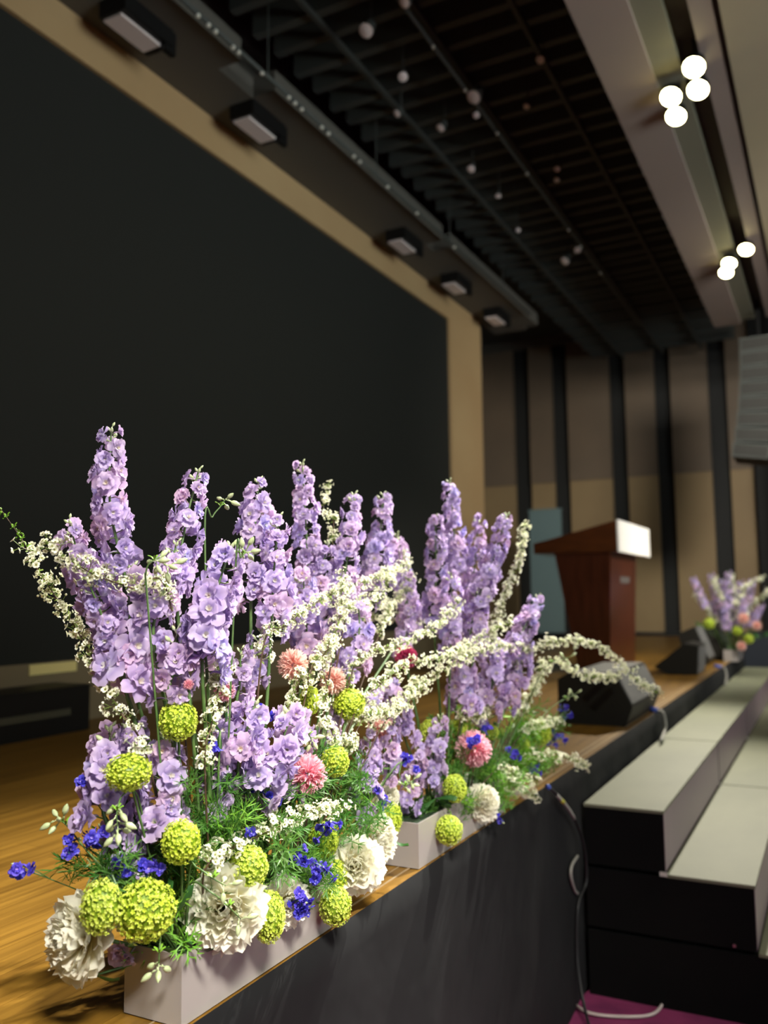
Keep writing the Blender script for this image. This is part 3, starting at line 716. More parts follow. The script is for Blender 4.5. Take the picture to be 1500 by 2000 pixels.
DA = [
 ((217, 838, -1.20), (245, 1130, -1.17), 1.0, 'tallest pale lavender delphinium at the upper left of the front flowers'),
 ((258, 1110, -1.17), (245, 1345, -1.14), 1.25, 'broad lavender delphinium directly below the tallest one at left'),
 ((135, 1018, -1.26), (215, 1210, -1.2), 1.0, 'short lavender delphinium leaning left beside the tallest one'),
 ((388, 918, -1.14), (345, 1180, -1.12), .95, 'second tall lavender delphinium from the left'),
 ((505, 940, -1.12), (490, 1170, -1.1), 1.1, 'lavender delphinium with dark-tinged tip, third tall one from the left'),
 ((545, 1010, -1.06), (530, 1230, -1.05), 1.05, 'lavender delphinium between the third and the green-tipped one'),
 ((452, 1065, -1.01), (395, 1290, -1.02), 1.15, 'pinkish lavender delphinium with green buds in front centre-left'),
 ((590, 905, -1.19), (600, 1190, -1.16), .95, 'pale delphinium with a greenish tip rising in the middle of the front flowers'),
 ((592, 1120, -1.12), (600, 1300, -1.1), 1.2, 'lavender delphinium mass below the green-tipped one'),
 ((692, 965, -1.13), (660, 1240, -1.1), 1.05, 'left of the two lavender delphiniums standing close together right of the middle'),
 ((748, 965, -1.2), (715, 1190, -1.17), 1.05, 'right of the two lavender delphiniums standing close together right of the middle'),
 ((775, 1045, -1.3), (800, 1250, -1.24), 1.1, 'blurred lavender delphinium at the right rear of the front flowers'),
 ((575, 1380, -.99), (500, 1560, -1.0), 1.2, 'low front lavender delphinium just left of the large pink pompon'),
 ((440, 1385, -1.05), (450, 1530, -1.04), 1.1, 'low lavender delphinium left of the pink pompon, in shade'),
 ((215, 1425, -1.17), (205, 1600, -1.14), 1.25, 'low lavender delphinium at the left, behind the lime snowball'),
 ((322, 1440, -1.08), (318, 1650, -1.07), 1.2, 'low upright lavender delphinium right of the left lime snowball'),
 ((725, 1430, -1.03), (700, 1600, -1.03), 1.0, 'loose lavender delphinium right of the pink pompon, above the white peonies'),
 ((700, 1170, -1.06), (680, 1320, -1.06), 1.1, 'lavender delphinium behind the white sprays in the centre'),
 ((255, 1640, -1.12), (270, 1720, -1.11), .95, 'shaded lavender delphinium above the big lime snowball pair'),
 ((345, 1230, -1.06), (330, 1370, -1.06), 1.1, 'lavender delphinium low between the first and second tall ones'),
 ((420, 1180, -1.02), (405, 1330, -1.03), 1.1, 'pinkish lavender delphinium under the green-budded one'),
 ((250, 1845, -1.12), (262, 1842, -1.11), 1.0, 'mauve delphinium blossom stub at the planter corner'),
 ((510, 1230, -1.08), (490, 1340, -1.08), 1.0, 'lavender delphinium behind the bare green stems in the centre'),
 ((345, 1060, -1.1), (300, 1250, -1.1), .9, 'lavender delphinium filling between the tallest and the second tall one'),
 ((640, 1060, -1.14), (625, 1260, -1.12), 1.0, 'lavender delphinium between the green-tipped one and the close pair'),
 ((170, 1130, -1.2), (225, 1290, -1.17), .9, 'lavender delphinium leaning left under the crossing white spray'),
 ((800, 1120, -1.2), (790, 1230, -1.18), .9, 'lavender delphinium at the rear right, under the blurred one'),
 ((540, 1480, -1.02), (490, 1600, -1.03), .85, 'lowest lavender delphinium left of the pink pompon over the blue larkspur'),
 ((770, 1400, -1.03), (750, 1530, -1.03), .9, 'pale lavender delphinium at the right end of the front group'),
 ((262, 1400, -1.14), (245, 1560, -1.13), 1.1, 'bluish lavender delphinium between the two low left ones'),
 ((600, 1400, -1.03), (560, 1560, -1.03), 1.05, 'low lavender delphinium right behind the pink pompon'),
 ((430, 1450, -1.06), (410, 1610, -1.06), 1.0, 'shaded lavender delphinium behind the bare stems, lowest part'),
 ((500, 1370, -1.01), (465, 1500, -1.02), 1.15, 'low pinkish lavender delphinium in front, left of the thick green stem'),
 ((655, 1380, -1.07), (640, 1530, -1.06), .95, 'shaded lavender delphinium between the two lime snowballs right of the pompon'),
 ((235, 1560, -1.15), (240, 1700, -1.13), 1.0, 'dark shaded lavender delphinium under the left lime snowball'),
 ((470, 1270, -1.04), (460, 1400, -1.05), .85, 'small lavender delphinium among the tall bare stems'),
]
DB = [
 ((877, 940, -1.13), (890, 1150, -1.1), 1.0, 'tallest lavender delphinium of the second planter'),
 ((850, 1010, -1.14), (848, 1230, -1.12), 1.0, 'pale lavender delphinium left beside the tallest of the second planter'),
 ((990, 1005, -.97), (925, 1200, -1.02), 1.05, 'violet delphinium leaning right, second planter'),
 ((935, 1010, -1.06), (915, 1230, -1.06), 1.0, 'lavender delphinium between the tallest and the leaning one, second planter'),
 ((1052, 1165, -.93), (975, 1300, -.99), 1.0, 'pinkish delphinium leaning far right with green tip, second planter'),
 ((1040, 1205, -.93), (1010, 1330, -.97), .9, 'short greenish delphinium below the far-leaning one, second planter'),
 ((905, 1265, -1.03), (905, 1390, -1.03), 1.25, 'low violet delphinium mass at the left of the second planter'),
 ((965, 1255, -1.0), (950, 1400, -1.01), 1.3, 'low violet delphinium mass at the centre of the second planter'),
 ((1010, 1290, -.98), (985, 1390, -1.0), 1.1, 'low violet delphinium mass at the right of the second planter'),
 ((860, 1400, -1.03), (840, 1540, -1.05), 1.0, 'pale loose delphinium left of the pink pompon with dark blue petals'),
 ((800, 1190, -1.17), (790, 1290, -1.15), .9, 'small blurred lavender delphinium between the two flower groups'),
 ((745, 1345, -1.08), (720, 1400, -1.07), .8, 'short lavender delphinium under the middle white spray'),
 ((930, 1150, -1.02), (925, 1280, -1.02), 1.0, 'violet delphinium below the leaning one, second planter'),
 ((820, 1450, -1.07), (800, 1580, -1.07), .9, 'shaded lavender delphinium at the near end of the second planter'),
 ((880, 1120, -1.06), (880, 1270, -1.05), .95, 'lavender delphinium under the tallest of the second planter'),
 ((760, 1330, -1.12), (790, 1440, -1.1), 1.1, 'lavender delphinium under the white sprays between the two planters'),
]
for t, b, wf, l in DA: delphinium('A', t, b, wf, l)
for t, b, wf, l in DB: delphinium('B', t, b, wf, l)

def snowball(arr, p, rx, rz, label, mi=0):
    P = PT(p); g = base_of(arr, P, .8); r = thing('snowball_flower', g, label, 'snowball flower', 'lime green snowball flowers')
    dist = (P - CAM).dot(fwd); sx, sz = rx * dist / F, rz * dist / F
    d = (P - g); d = (d * .7 + Vector((.1, -.12, .06))).normalized()
    stem_to(arr, P - d * sx * .5, r, 'stem', M['stem'], .0025, .002, .5, .8)
    m = Matrix.Translation(P) @ Matrix.Diagonal((sx, sx, sz, 1)) @ Matrix.Rotation(rnd.uniform(0, 6), 4, 'Z')
    o = link('floret_cluster', SNOW[mi % 3], r, m); o['kind'] = 'stuff'
    q = P - d * sx; link('leaf', LEAFM[0], r, Matrix.Translation(q) @ frame((rnd.gauss(0, 1), rnd.gauss(0, 1), .6)) @ Matrix.Scale(.8, 4))
for a in [
 ('A', (250, 1508, -1.06), 45, 36, 'lime snowball at left in front of low lavender delphiniums'),
 ('A', (348, 1408, -1.04), 38, 38, 'yellow-green snowball above the low upright delphinium'),
 ('A', (683, 1375, -1.02), 31, 30, 'bright lime snowball right of the thick green stem'),
 ('A', (655, 1487, -.99), 27, 30, 'lime snowball touching the right side of the pink pompon'),
 ('A', (353, 1645, -1.0), 38, 42, 'lime snowball above the large white front peony, left'),
 ('A', (487, 1693, -.96), 37, 40, 'pale lime snowball right above the large white front peony'),
 ('A', (197, 1772, -1.07), 40, 52, 'pale lime snowball directly beside the leftmost peony'),
 ('A', (283, 1778, -1.03), 58, 58, 'largest pale lime snowball at lower left'),
 ('A', (525, 1790, -.955), 32, 50, 'tall lime snowball right of the large white front peony'),
 ('A', (655, 1770, -.96), 31, 38, 'lime snowball at the right end of the front planter'),
 ('A', (657, 1712, -1.0), 22, 32, 'lime snowball half hidden behind the right white peony'),
 ('A', (632, 1640, -1.03), 30, 34, 'lime snowball behind the blue larkspur, right part'),
 ('A', (765, 1600, -1.02), 20, 32, 'lime snowball hidden between the two right white peonies'),
 ('A', (605, 1368, -1.04), 20, 28, 'small greenish white snowball in the centre'),
 ('B', (888, 1540, -.985), 23, 27, 'lime snowball just above the hanging one at the second planter'),
 ('B', (877, 1622, -.97), 26, 29, 'lime snowball hanging over the second planter side'),
 ('B', (1055, 1433, -.98), 21, 23, 'lime snowball at the right of the second group'),
 ('B', (838, 1430, -1.08), 20, 24, 'lime snowball behind the pale loose delphinium'),
 ('B', (897, 1422, -1.05), 16, 16, 'small lime snowball above the second pink pompon'),
 ('B', (1021, 1457, -1.0), 14, 18, 'small lime snowball left below the right one of the second group'),
 ('B', (995, 1512, -.99), 14, 14, 'tiny lime snowball low in the second group'),
 ('B', (960, 1430, -1.02), 14, 15, 'tiny lime snowball right above the second pink pompon'),
]: snowball(*a, mi=int(a[1][0]))

def peony(arr, p, rx, label, face, sq=1.0, cat='peony'):
    P = PT(p); g = base_of(arr, P, .85); r = thing('peony', g, label, 'peony', 'white peonies along the planters')
    R_ = rx * (P - CAM).dot(fwd) / F; fc = Vector(face).normalized()
    c = P - fc * R_ * .45
    stem_to(arr, c, r, 'stem', M['stem'], .004, .003, .5, .85)
    mb = MB(); mb.lathe([(0, -.25 * R_), (.22 * R_, -.12 * R_), (.25 * R_, 0), (.1 * R_, .1 * R_)], 10, Matrix.Translation(c) @ frame(fc)); part('calyx', mb, M['stem'], r, True)
    F0 = Matrix.Translation(c) @ frame(fc)
    for n, el, sc_, st, z0 in ((9, -.15, .98, 0, 0), (9, .15, 1.0, 0, .03), (9, .42, .95, 0, .06), (9, .62, .92, 4, .08), (9, .82, .88, 4, .10), (8, 1.02, .84, 4, .12), (7, 1.25, .8, 4, .14), (5, 1.48, .78, 4, .15)):
        for i in range(n):
            a = 2 * PI * i / n + rnd.uniform(-.2, .2) + el * 3
            m = F0 @ Matrix.Rotation(a, 4, 'Z') @ Matrix.Translation((.10 * R_, 0, z0 * R_)) @ Matrix.Rotation(-el - rnd.uniform(-.15, .15), 4, 'Y') @ Matrix.Rotation(rnd.uniform(-.25, .25), 4, 'X') @ Matrix.Scale(R_ * sc_ * rnd.uniform(.88, 1.08), 4)
            link('petal', PP[st + rnd.randrange(4)], r, m)
    link('leaf', LEAFM[0], r, Matrix.Translation(c - fc * R_ * .2) @ frame((rnd.gauss(0, .5), rnd.gauss(0, .5), -.3)) @ Matrix.Scale(1.3, 4))
TOC = (.45, -1.0, .25)
for a in [
 ('A', (140, 1832, -1.14), 80, 'leftmost white peony, leaning over the wooden floor', (-.2, -1, .15)),
 ('A', (435, 1775, -.975), 80, 'largest white peony, in front over the planter side', (.5, -1, .3)),
 ('A', (562, 1760, -.985), 46, 'small white peony half hidden right of the largest one', (.9, -.6, .2)),
 ('A', (693, 1688, -.97), 54, 'creamy white peony over the right end of the front planter', (.6, -1, .35)),
 ('A', (745, 1640, -1.0), 44, 'white peony seen edge-on behind the creamy one', (1, -.35, .2)),
 ('A', (758, 1560, -1.03), 28, 'small white peony above the edge-on one', (.8, -.5, .2)),
 ('B', (943, 1570, -.975), 34, 'white peony at the front of the second planter', (.7, -1, .2)),
 ('B', (1000, 1528, -.975), 26, 'pinkish white peony right of the second planter front one', (.8, -.8, 0)),
]: peony(*a)
def pompon(arr, p, rx, kind, label):
    P = PT(p); g = base_of(arr, P); r = thing('pompon_flower', g, label, 'chrysanthemum', 'pink pompon flowers')
    R_ = rx * (P - CAM).dot(fwd) / F; fc = ((CAM - P).normalized() + Vector((0, 0, .5))).normalized()
    stem_to(arr, P - fc * R_ * .5, r, 'stem', M['stem'], .003, .003, .4)
    link('petal_cluster', POM[kind], r, Matrix.Translation(P) @ frame(fc, rnd.uniform(0, 6)) @ Matrix.Scale(R_, 4))
for a in [
 ('A', (600, 1512, -.985), 40, 'pink', 'large pink pompon chrysanthemum in the middle of the front group'),
 ('A', (572, 1298, -1.06), 32, 'peach', 'peach pink chrysanthemum behind the green stems'),
 ('A', (650, 1330, -1.05), 28, 'peach', 'peach chrysanthemum partly covered by white sprays'),
 ('A', (438, 1350, -1.05), 22, 'pink', 'small pink chrysanthemum behind a vertical white spray'),
 ('A', (368, 1337, -1.02), 11, 'pink', 'tiny pink bloom on lavender petals at centre-left'),
 ('A', (745, 1428, -1.06), 30, 'peach', 'peach chrysanthemum behind the loose lavender spike'),
 ('B', (793, 1283, -1.12), 24, 'magenta', 'deep magenta chrysanthemum behind the white sprays'),
 ('B', (924, 1462, -.985), 37, 'pink', 'pink pompon of the second planter with dark blue petals on it'),
]: pompon(*a)

def spray(arr, pts, label, dens=1.0, lead=0, bare=.08, spread=.6, tuft=True, sc=1.0):
    """arching white spirea twig: px path from tip to low end"""
    W = [PT(p) for p in pts]; g = base_of(arr, W[-1], spread); r = thing('spirea_branch', g, label, 'spirea branch', 'white spirea sprays')
    full = bez([g] + W[::-1], 60); mb = MB(); nn = len(full)
    mb.tube(full, [.0022 - .0015 * i / (nn - 1) for i in range(nn)], 5); part('twig', mb, M['twig'], r, True)
    cum = [0]
    for i in range(1, nn): cum.append(cum[-1] + (full[i] - full[i - 1]).length)
    k0 = min(range(nn), key=lambda i: (full[i] - W[-1]).length); s = cum[k0]; tot = cum[-1]; a = rnd.random() * 6; i = k0
    while s < tot:
        while i < nn - 1 and cum[i] < s: i += 1
        p = full[max(i - 1, 0)].lerp(full[i], 0 if cum[i] == cum[i - 1] else (s - cum[i - 1]) / (cum[i] - cum[i - 1]))
        t = (full[i] - full[i - 1]).normalized(); a += 2.4 + rnd.gauss(0, .4)
        d = (Quaternion(t, a) @ t.orthogonal().normalized() + t * .3 + Vector((0, 0, .25))).normalized()
        if (tot - s) / max(.01, tot - cum[k0]) > lead: link('blossom_cluster', rnd.choice(SPI), r, Matrix.Translation(p) @ frame(d, rnd.uniform(0, 6)) @ Matrix.Scale(rnd.uniform(.7, 1.35) * sc, 4))
        elif rnd.random() < .8: link('leaf_tuft', TIPM, r, Matrix.Translation(p) @ frame(d) @ Matrix.Scale(rnd.uniform(.8, 1.1), 4))
        s += .0098 / dens * rnd.choice((.5, .7, 1, 1.6))
for a in [
 ('A', [(-2, 990, -1.5), (48, 1062, -1.42), (72, 1110, -1.38), (105, 1160, -1.32), (150, 1230, -1.25), (190, 1310, -1.18), (235, 1390, -1.12), (290, 1490, -1.08)], 'longest white spray at the far left with green leaves at its tip', 1.15, .2),
 ('A', [(85, 1058, -1.25), (130, 1090, -1.22), (190, 1125, -1.18), (260, 1150, -1.12), (335, 1190, -1.07)], 'white spray crossing the left delphiniums to the lower right', 1.5),
 ('A', [(668, 1118, -1.06), (665, 1200, -1.05), (640, 1270, -1.03), (600, 1340, -1.01)], 'dense white spray standing in the centre', 1.15),
 ('A', [(795, 1100, -1.12), (730, 1130, -1.1), (640, 1165, -1.06), (560, 1220, -1.03), (510, 1290, -1.02)], 'white spray arching left in front of the central delphiniums', .9),
 ('A', [(760, 1120, -1.1), (745, 1165, -1.08), (700, 1190, -1.07), (670, 1230, -1.05)], 'white spray over the pair of central delphiniums', 1.0),
 ('A', [(900, 1170, -1.02), (850, 1225, -1.02), (790, 1255, -1.02), (715, 1280, -1.02), (680, 1340, -1.02)], 'white spray reaching right towards the second group, upper one', .8),
 ('A', [(1000, 1210, -.95), (930, 1250, -.97), (860, 1285, -.98), (790, 1300, -1.0), (740, 1340, -1.0), (690, 1400, -1.0)], 'white spray reaching right towards the second group, longer middle one', .85),
 ('A', [(1040, 1272, -.93), (990, 1262, -.95), (930, 1275, -.96), (860, 1310, -.98), (800, 1370, -.99), (740, 1430, -1.0)], 'white spray reaching right towards the second group, lowest one', .75),
 ('A', [(835, 1330, -1.0), (800, 1350, -1.0), (760, 1390, -1.0), (700, 1420, -1.0)], 'short white spray above the loose lavender spike', 1.4),
 ('A', [(665, 1575, -.95), (610, 1588, -.95), (550, 1612, -.96), (490, 1640, -.97), (400, 1700, -.99)], 'low white spray under the large pink pompon', 1.5),
 ('A', [(430, 1300, -1.02), (425, 1350, -1.01), (412, 1420, -1.01), (400, 1500, -1.01)], 'vertical white spray beside the small pink bloom', 1.3),
 ('A', [(590, 1310, -1.03), (570, 1370, -1.02), (550, 1430, -1.01)], 'short white spray in front of the peach chrysanthemum', 1.3),
 ('A', [(690, 1440, -1.0), (680, 1465, -1.0), (655, 1450, -1.0), (630, 1420, -1.01)], 'small white cluster spray right of the pink pompon', 1.4),
 ('A', [(620, 1390, -1.0), (640, 1350, -1.0), (630, 1300, -1.02), (650, 1270, -1.02)], 'white spray around the thick green stem', .9),
 ('B', [(1025, 1022, -.93), (1018, 1080, -.94), (1000, 1130, -.96), (978, 1180, -.98), (960, 1250, -1.0)], 'slim upright white spray right of the second group', 1.5),
 ('B', [(1284, 1354, -.62), (1245, 1330, -.66), (1205, 1290, -.72), (1160, 1258, -.79), (1110, 1252, -.85), (1050, 1262, -.92), (1000, 1310, -.98)], 'long white spray arching far right in front of the lectern', 1.15),
 ('B', [(1212, 1322, -.74), (1165, 1322, -.79), (1120, 1312, -.85), (1085, 1290, -.9), (1050, 1340, -.95), (1010, 1400, -1.0)], 'shorter white spray under the long arching one', 1.3),
 ('B', [(1150, 1500, -.86), (1115, 1482, -.88), (1070, 1478, -.92), (1020, 1480, -.97)], 'low white spray poking right over the stage edge', 1.0),
 ('B', [(1045, 1530, -.93), (1010, 1515, -.94), (975, 1500, -.97)], 'short budded spray above the blue cable plug', 1.0),
 ('B', [(1060, 1290, -.93), (1045, 1340, -.95), (1020, 1390, -.98)], 'white spray at the right flank of the second group', 1.5),
 ('B', [(1095, 1405, -.93), (1060, 1415, -.95), (1020, 1430, -.98)], 'pale spray crossing between the two right blue larkspurs', 1.1),
 ('B', [(1050, 1560, -.94), (1020, 1545, -.95), (985, 1530, -.97)], 'lowest pale spray beside the pinkish peony', 1.0),
 ('B', [(960, 1385, -1.0), (930, 1400, -1.0), (900, 1405, -1.02)], 'small white spray above the second pink pompon', 1.6),
 ('B', [(700, 1200, -1.35), (760, 1210, -1.28), (830, 1215, -1.2), (870, 1240, -1.12)], 'blurred white spray behind, pointing left from the second group', 1.2),
 ('A', [(640, 945, -1.25), (632, 1000, -1.22), (650, 1060, -1.18)], 'thin blurred white spray beside the green-tipped delphinium', .8),
 ('A', [(790, 1085, -1.25), (800, 1130, -1.22), (770, 1180, -1.18), (740, 1240, -1.14)], 'blurred white spray at the rear right of the front group', 1.0),
]: spray(*a)

def larkspur(arr, p, n, label, rad=.03, feather=True):
    P = PT(p); g = base_of(arr, P, .8); r = thing('larkspur_sprig', g, label, 'larkspur', 'dark blue larkspur sprigs')
    pts = stem_to(arr, P, r, 'stem', M['stem'], .0018, .0008, .35, .8)
    for i in range(n):
        q = P + Vector((rnd.gauss(0, rad * .45), rnd.gauss(0, rad * .45), rnd.gauss(0, rad * .6)))
        mb = MB(); mb.tube([pts[-3], (pts[-3] + q) / 2 + Vector((0, 0, .003)), q], .0006, 4); part('stalk', mb, M['stem'], r)
        d = (CAM - q).normalized() + Vector((rnd.gauss(0, .8), rnd.gauss(0, .8), rnd.gauss(0, .8)))
        link('blossom', rnd.choice(BLUM), r, Matrix.Translation(q) @ frame(d, rnd.uniform(0, 6)))
    link('bud', BUD, r, Matrix.Translation(P) @ frame(pts[-1] - pts[-3]) @ Matrix.Scale(.4, 4))
    if feather:
        for k_ in (5, 7, 9): link('frond', FE[rnd.randrange(3)], r, Matrix.Translation(pts[k_]) @ frame((rnd.gauss(0, 1), rnd.gauss(0, 1), .7)) @ Matrix.Scale(.55, 4))
for a in [
 ('A', (36, 1692, -1.24), 4, 'blue larkspur sprig reaching farthest left over the wooden floor', .014),
 ('A', (163, 1645, -1.16), 6, 'dark blue larkspur sprig at left, left of the shaded lavender spike', .03),
 ('A', (165, 1530, -1.18), 1, 'single dark blue larkspur bloom at the left edge of the low delphinium', .005),
 ('A', (240, 1688, -1.08), 3, 'blue larkspur blooms above the big lime snowball, left ones', .016),
 ('A', (293, 1690, -1.05), 5, 'blue larkspur blooms above the big lime snowball, right ones', .018),
 ('A', (520, 1542, -1.01), 8, 'dark blue larkspur cluster left below the pink pompon', .032),
 ('A', (415, 1450, -1.03), 2, 'small dark blue larkspur bloom beside the tall green stem', .012),
 ('A', (520, 1390, -1.03), 3, 'blue larkspur bloom under the peach chrysanthemum', .012),
 ('A', (640, 1615, -.97), 6, 'blue larkspur cluster at the upper right of the low green foliage', .02),
 ('A', (592, 1680, -.965), 8, 'blue larkspur cluster between the two right lime snowballs', .026),
 ('A', (590, 1765, -.955), 8, 'dark blue larkspur cluster hanging low right of the tall snowball', .026),
 ('A', (640, 1700, -.955), 4, 'purple larkspur buds in front of the hidden snowball', .016),
 ('A', (795, 1480, -1.0), 6, 'violet blue larkspur beside the loose lavender spike', .018),
 ('A', (745, 1560, -.99), 4, 'purple blue larkspur above the small right peony', .02),
 ('A', (480, 1640, -1.0), 3, 'dark violet larkspur bloom above the pale lime snowball', .016),
 ('A', (200, 1620, -1.14), 3, 'dark larkspur blooms beside the hanging green buds', .016),
 ('B', (925, 1452, -.955), 6, 'dark blue larkspur lying over the second pink pompon', .018),
 ('B', (1000, 1478, -.98), 6, 'blue larkspur right of the second pink pompon', .025),
 ('B', (1012, 1545, -.965), 2, 'tiny blue larkspur low in the second group', .01),
 ('B', (1088, 1445, -.95), 8, 'bright blue larkspur at the right end of the second group', .03),
 ('B', (1108, 1388, -.93), 7, 'violet blue larkspur highest at the right end of the second group', .02),
 ('B', (1040, 1500, -.96), 5, 'pale blue larkspur low at the right of the second group', .024),
 ('B', (945, 1420, -1.0), 4, 'blue larkspur above right of the second pink pompon', .022),
 ('B', (978, 1604, -.95), 2, 'pale violet larkspur bloom hanging below the second planter peony', .008),
]: larkspur(*a)

def buds(arr, pts, n, label, name='budded_stem'):
    W = [PT(p) for p in pts]; g = base_of(arr, W[-1], .8); r = thing('budded_stem', g, label, 'budded stem', 'green stems with closed buds')
    full = bez([g] + W[::-1], 30); mb = MB(); mb.tube(full, [.0022 - .0012 * i / 30 for i in range(31)], 5); part('stem', mb, M['stem'], r, True)
    for i in range(n):
        p = full[30 - int(i * 1.2)]; t = (full[-1] - full[-4]).normalized()
        d = (Quaternion(t, i * 2.4) @ t.orthogonal().normalized() + t * .5 + Vector((0, 0, -.2))).normalized()
        link('bud', BUD, r, Matrix.Translation(p) @ frame(d, i) @ Matrix.Scale(rnd.uniform(.75, 1.05), 4))
    link('leaf_tuft', TIPM, r, Matrix.Translation(full[-8]) @ frame((0, 0, 1)) @ Matrix.Scale(1.2, 4))
for a in [
 ('A', [(232, 1625, -1.05), (228, 1590, -1.05), (238, 1555, -1.06), (262, 1545, -1.08), (280, 1600, -1.08)], 9, 'cluster of greenish white buds hanging below the left lime snowball'),
 ('A', [(330, 1105, -1.04), (300, 1095, -1.04), (285, 1120, -1.05), (290, 1200, -1.06)], 9, 'pale round buds above the crossing white spray at left'),
 ('A', [(440, 975, -1.1), (430, 990, -1.1), (415, 1010, -1.1), (400, 1060, -1.1)], 4, 'small buds between the second and third tall delphiniums'),
 ('A', [(805, 1525, -.98), (790, 1535, -.98), (780, 1515, -.99), (770, 1500, -1.0)], 8, 'curved green stem with white buds left of the second planter'),
 ('A', [(480, 1075, -.985), (470, 1090, -.985), (460, 1110, -1.0)], 6, 'green buds in front of the pinkish centre-left delphinium'),
 ('A', [(112, 1600, -1.2), (130, 1612, -1.19), (160, 1650, -1.15), (220, 1720, -1.1)], 5, 'small green buds leaning left over the wooden floor'),
 ('A', [(610, 1445, -.975), (600, 1430, -.98), (585, 1400, -1.0)], 5, 'white buds at the tip above the large pink pompon'),
 ('A', [(470, 1795, -.93), (445, 1770, -.935), (415, 1745, -.95), (370, 1730, -1.0)], 3, 'fine green stem lying across the largest peony, lower one'),
 ('A', [(440, 1730, -.93), (415, 1715, -.94), (385, 1695, -.97), (370, 1700, -1.0)], 3, 'fine green stem lying across the largest peony, upper one'),
 ('A', [(310, 1890, -1.0), (312, 1850, -1.0), (320, 1820, -1.02)], 4, 'fine green stem with buds hanging over the planter end'),
 ('B', [(1125, 1355, -.9), (1095, 1370, -.92), (1060, 1400, -.96)], 6, 'greenish buds rising behind the violet blue larkspur'),
 ('B', [(1112, 1284, -.86), (1075, 1295, -.88), (1050, 1330, -.92), (1020, 1400, -.97)], 4, 'lime green curved stem below the long arching spray'),
]: buds(*a)

def fern(arr, p, n, label, light=0, sc_=1.0, rad=.05):
    P = PT(p); g = base_of(arr, P, .85); r = thing('feathery_foliage', g, label, 'foliage', 'feathery green foliage tufts')
    pts = stem_to(arr, P, r, 'stem', M['stem'], .002, .001, .5, .85)
    for i in range(n):
        q = pts[-1 - rnd.randrange(5)] + Vector((rnd.gauss(0, rad * .4), rnd.gauss(0, rad * .4), rnd.gauss(0, rad * .35)))
        d = Vector((rnd.gauss(.25, .7), rnd.gauss(-.2, .7), rnd.uniform(0, 1.2)))
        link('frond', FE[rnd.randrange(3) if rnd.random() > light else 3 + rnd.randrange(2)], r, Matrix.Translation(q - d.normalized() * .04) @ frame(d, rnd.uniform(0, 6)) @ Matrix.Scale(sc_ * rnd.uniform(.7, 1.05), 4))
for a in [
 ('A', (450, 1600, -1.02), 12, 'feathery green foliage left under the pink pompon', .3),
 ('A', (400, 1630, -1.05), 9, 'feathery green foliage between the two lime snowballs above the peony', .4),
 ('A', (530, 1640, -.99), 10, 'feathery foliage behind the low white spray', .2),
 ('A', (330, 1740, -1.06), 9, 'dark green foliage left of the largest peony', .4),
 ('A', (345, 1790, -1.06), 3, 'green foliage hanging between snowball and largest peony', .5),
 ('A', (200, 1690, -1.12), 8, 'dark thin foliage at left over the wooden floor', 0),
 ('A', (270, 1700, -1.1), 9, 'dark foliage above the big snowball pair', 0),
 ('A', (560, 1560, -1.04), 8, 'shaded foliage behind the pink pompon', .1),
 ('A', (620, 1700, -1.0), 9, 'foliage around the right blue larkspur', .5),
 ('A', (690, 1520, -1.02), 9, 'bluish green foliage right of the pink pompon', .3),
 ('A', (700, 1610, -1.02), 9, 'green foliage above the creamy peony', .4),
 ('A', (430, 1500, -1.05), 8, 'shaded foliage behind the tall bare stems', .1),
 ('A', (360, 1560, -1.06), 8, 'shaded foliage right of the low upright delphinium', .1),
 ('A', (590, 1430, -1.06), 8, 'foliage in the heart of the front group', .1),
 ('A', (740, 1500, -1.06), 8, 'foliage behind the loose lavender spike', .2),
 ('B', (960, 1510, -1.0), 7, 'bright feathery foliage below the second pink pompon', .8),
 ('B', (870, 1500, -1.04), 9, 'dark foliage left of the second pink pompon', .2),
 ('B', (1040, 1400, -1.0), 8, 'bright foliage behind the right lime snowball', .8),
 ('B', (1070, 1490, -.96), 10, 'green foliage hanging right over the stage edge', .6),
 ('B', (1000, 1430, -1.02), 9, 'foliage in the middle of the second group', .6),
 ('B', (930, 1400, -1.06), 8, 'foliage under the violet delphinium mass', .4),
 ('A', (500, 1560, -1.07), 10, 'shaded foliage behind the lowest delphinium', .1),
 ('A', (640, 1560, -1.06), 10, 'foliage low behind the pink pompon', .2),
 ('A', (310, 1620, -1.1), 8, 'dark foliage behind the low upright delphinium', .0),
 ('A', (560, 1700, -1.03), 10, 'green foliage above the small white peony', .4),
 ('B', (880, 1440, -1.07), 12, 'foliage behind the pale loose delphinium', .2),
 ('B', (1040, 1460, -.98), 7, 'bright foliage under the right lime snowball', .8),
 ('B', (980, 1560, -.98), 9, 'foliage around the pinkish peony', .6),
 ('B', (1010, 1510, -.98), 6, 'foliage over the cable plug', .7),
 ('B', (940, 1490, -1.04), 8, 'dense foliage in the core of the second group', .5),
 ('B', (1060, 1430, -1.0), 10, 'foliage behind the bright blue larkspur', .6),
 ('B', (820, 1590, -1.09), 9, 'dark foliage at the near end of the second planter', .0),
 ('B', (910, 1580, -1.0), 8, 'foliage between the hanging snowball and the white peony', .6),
]: fern(*a)

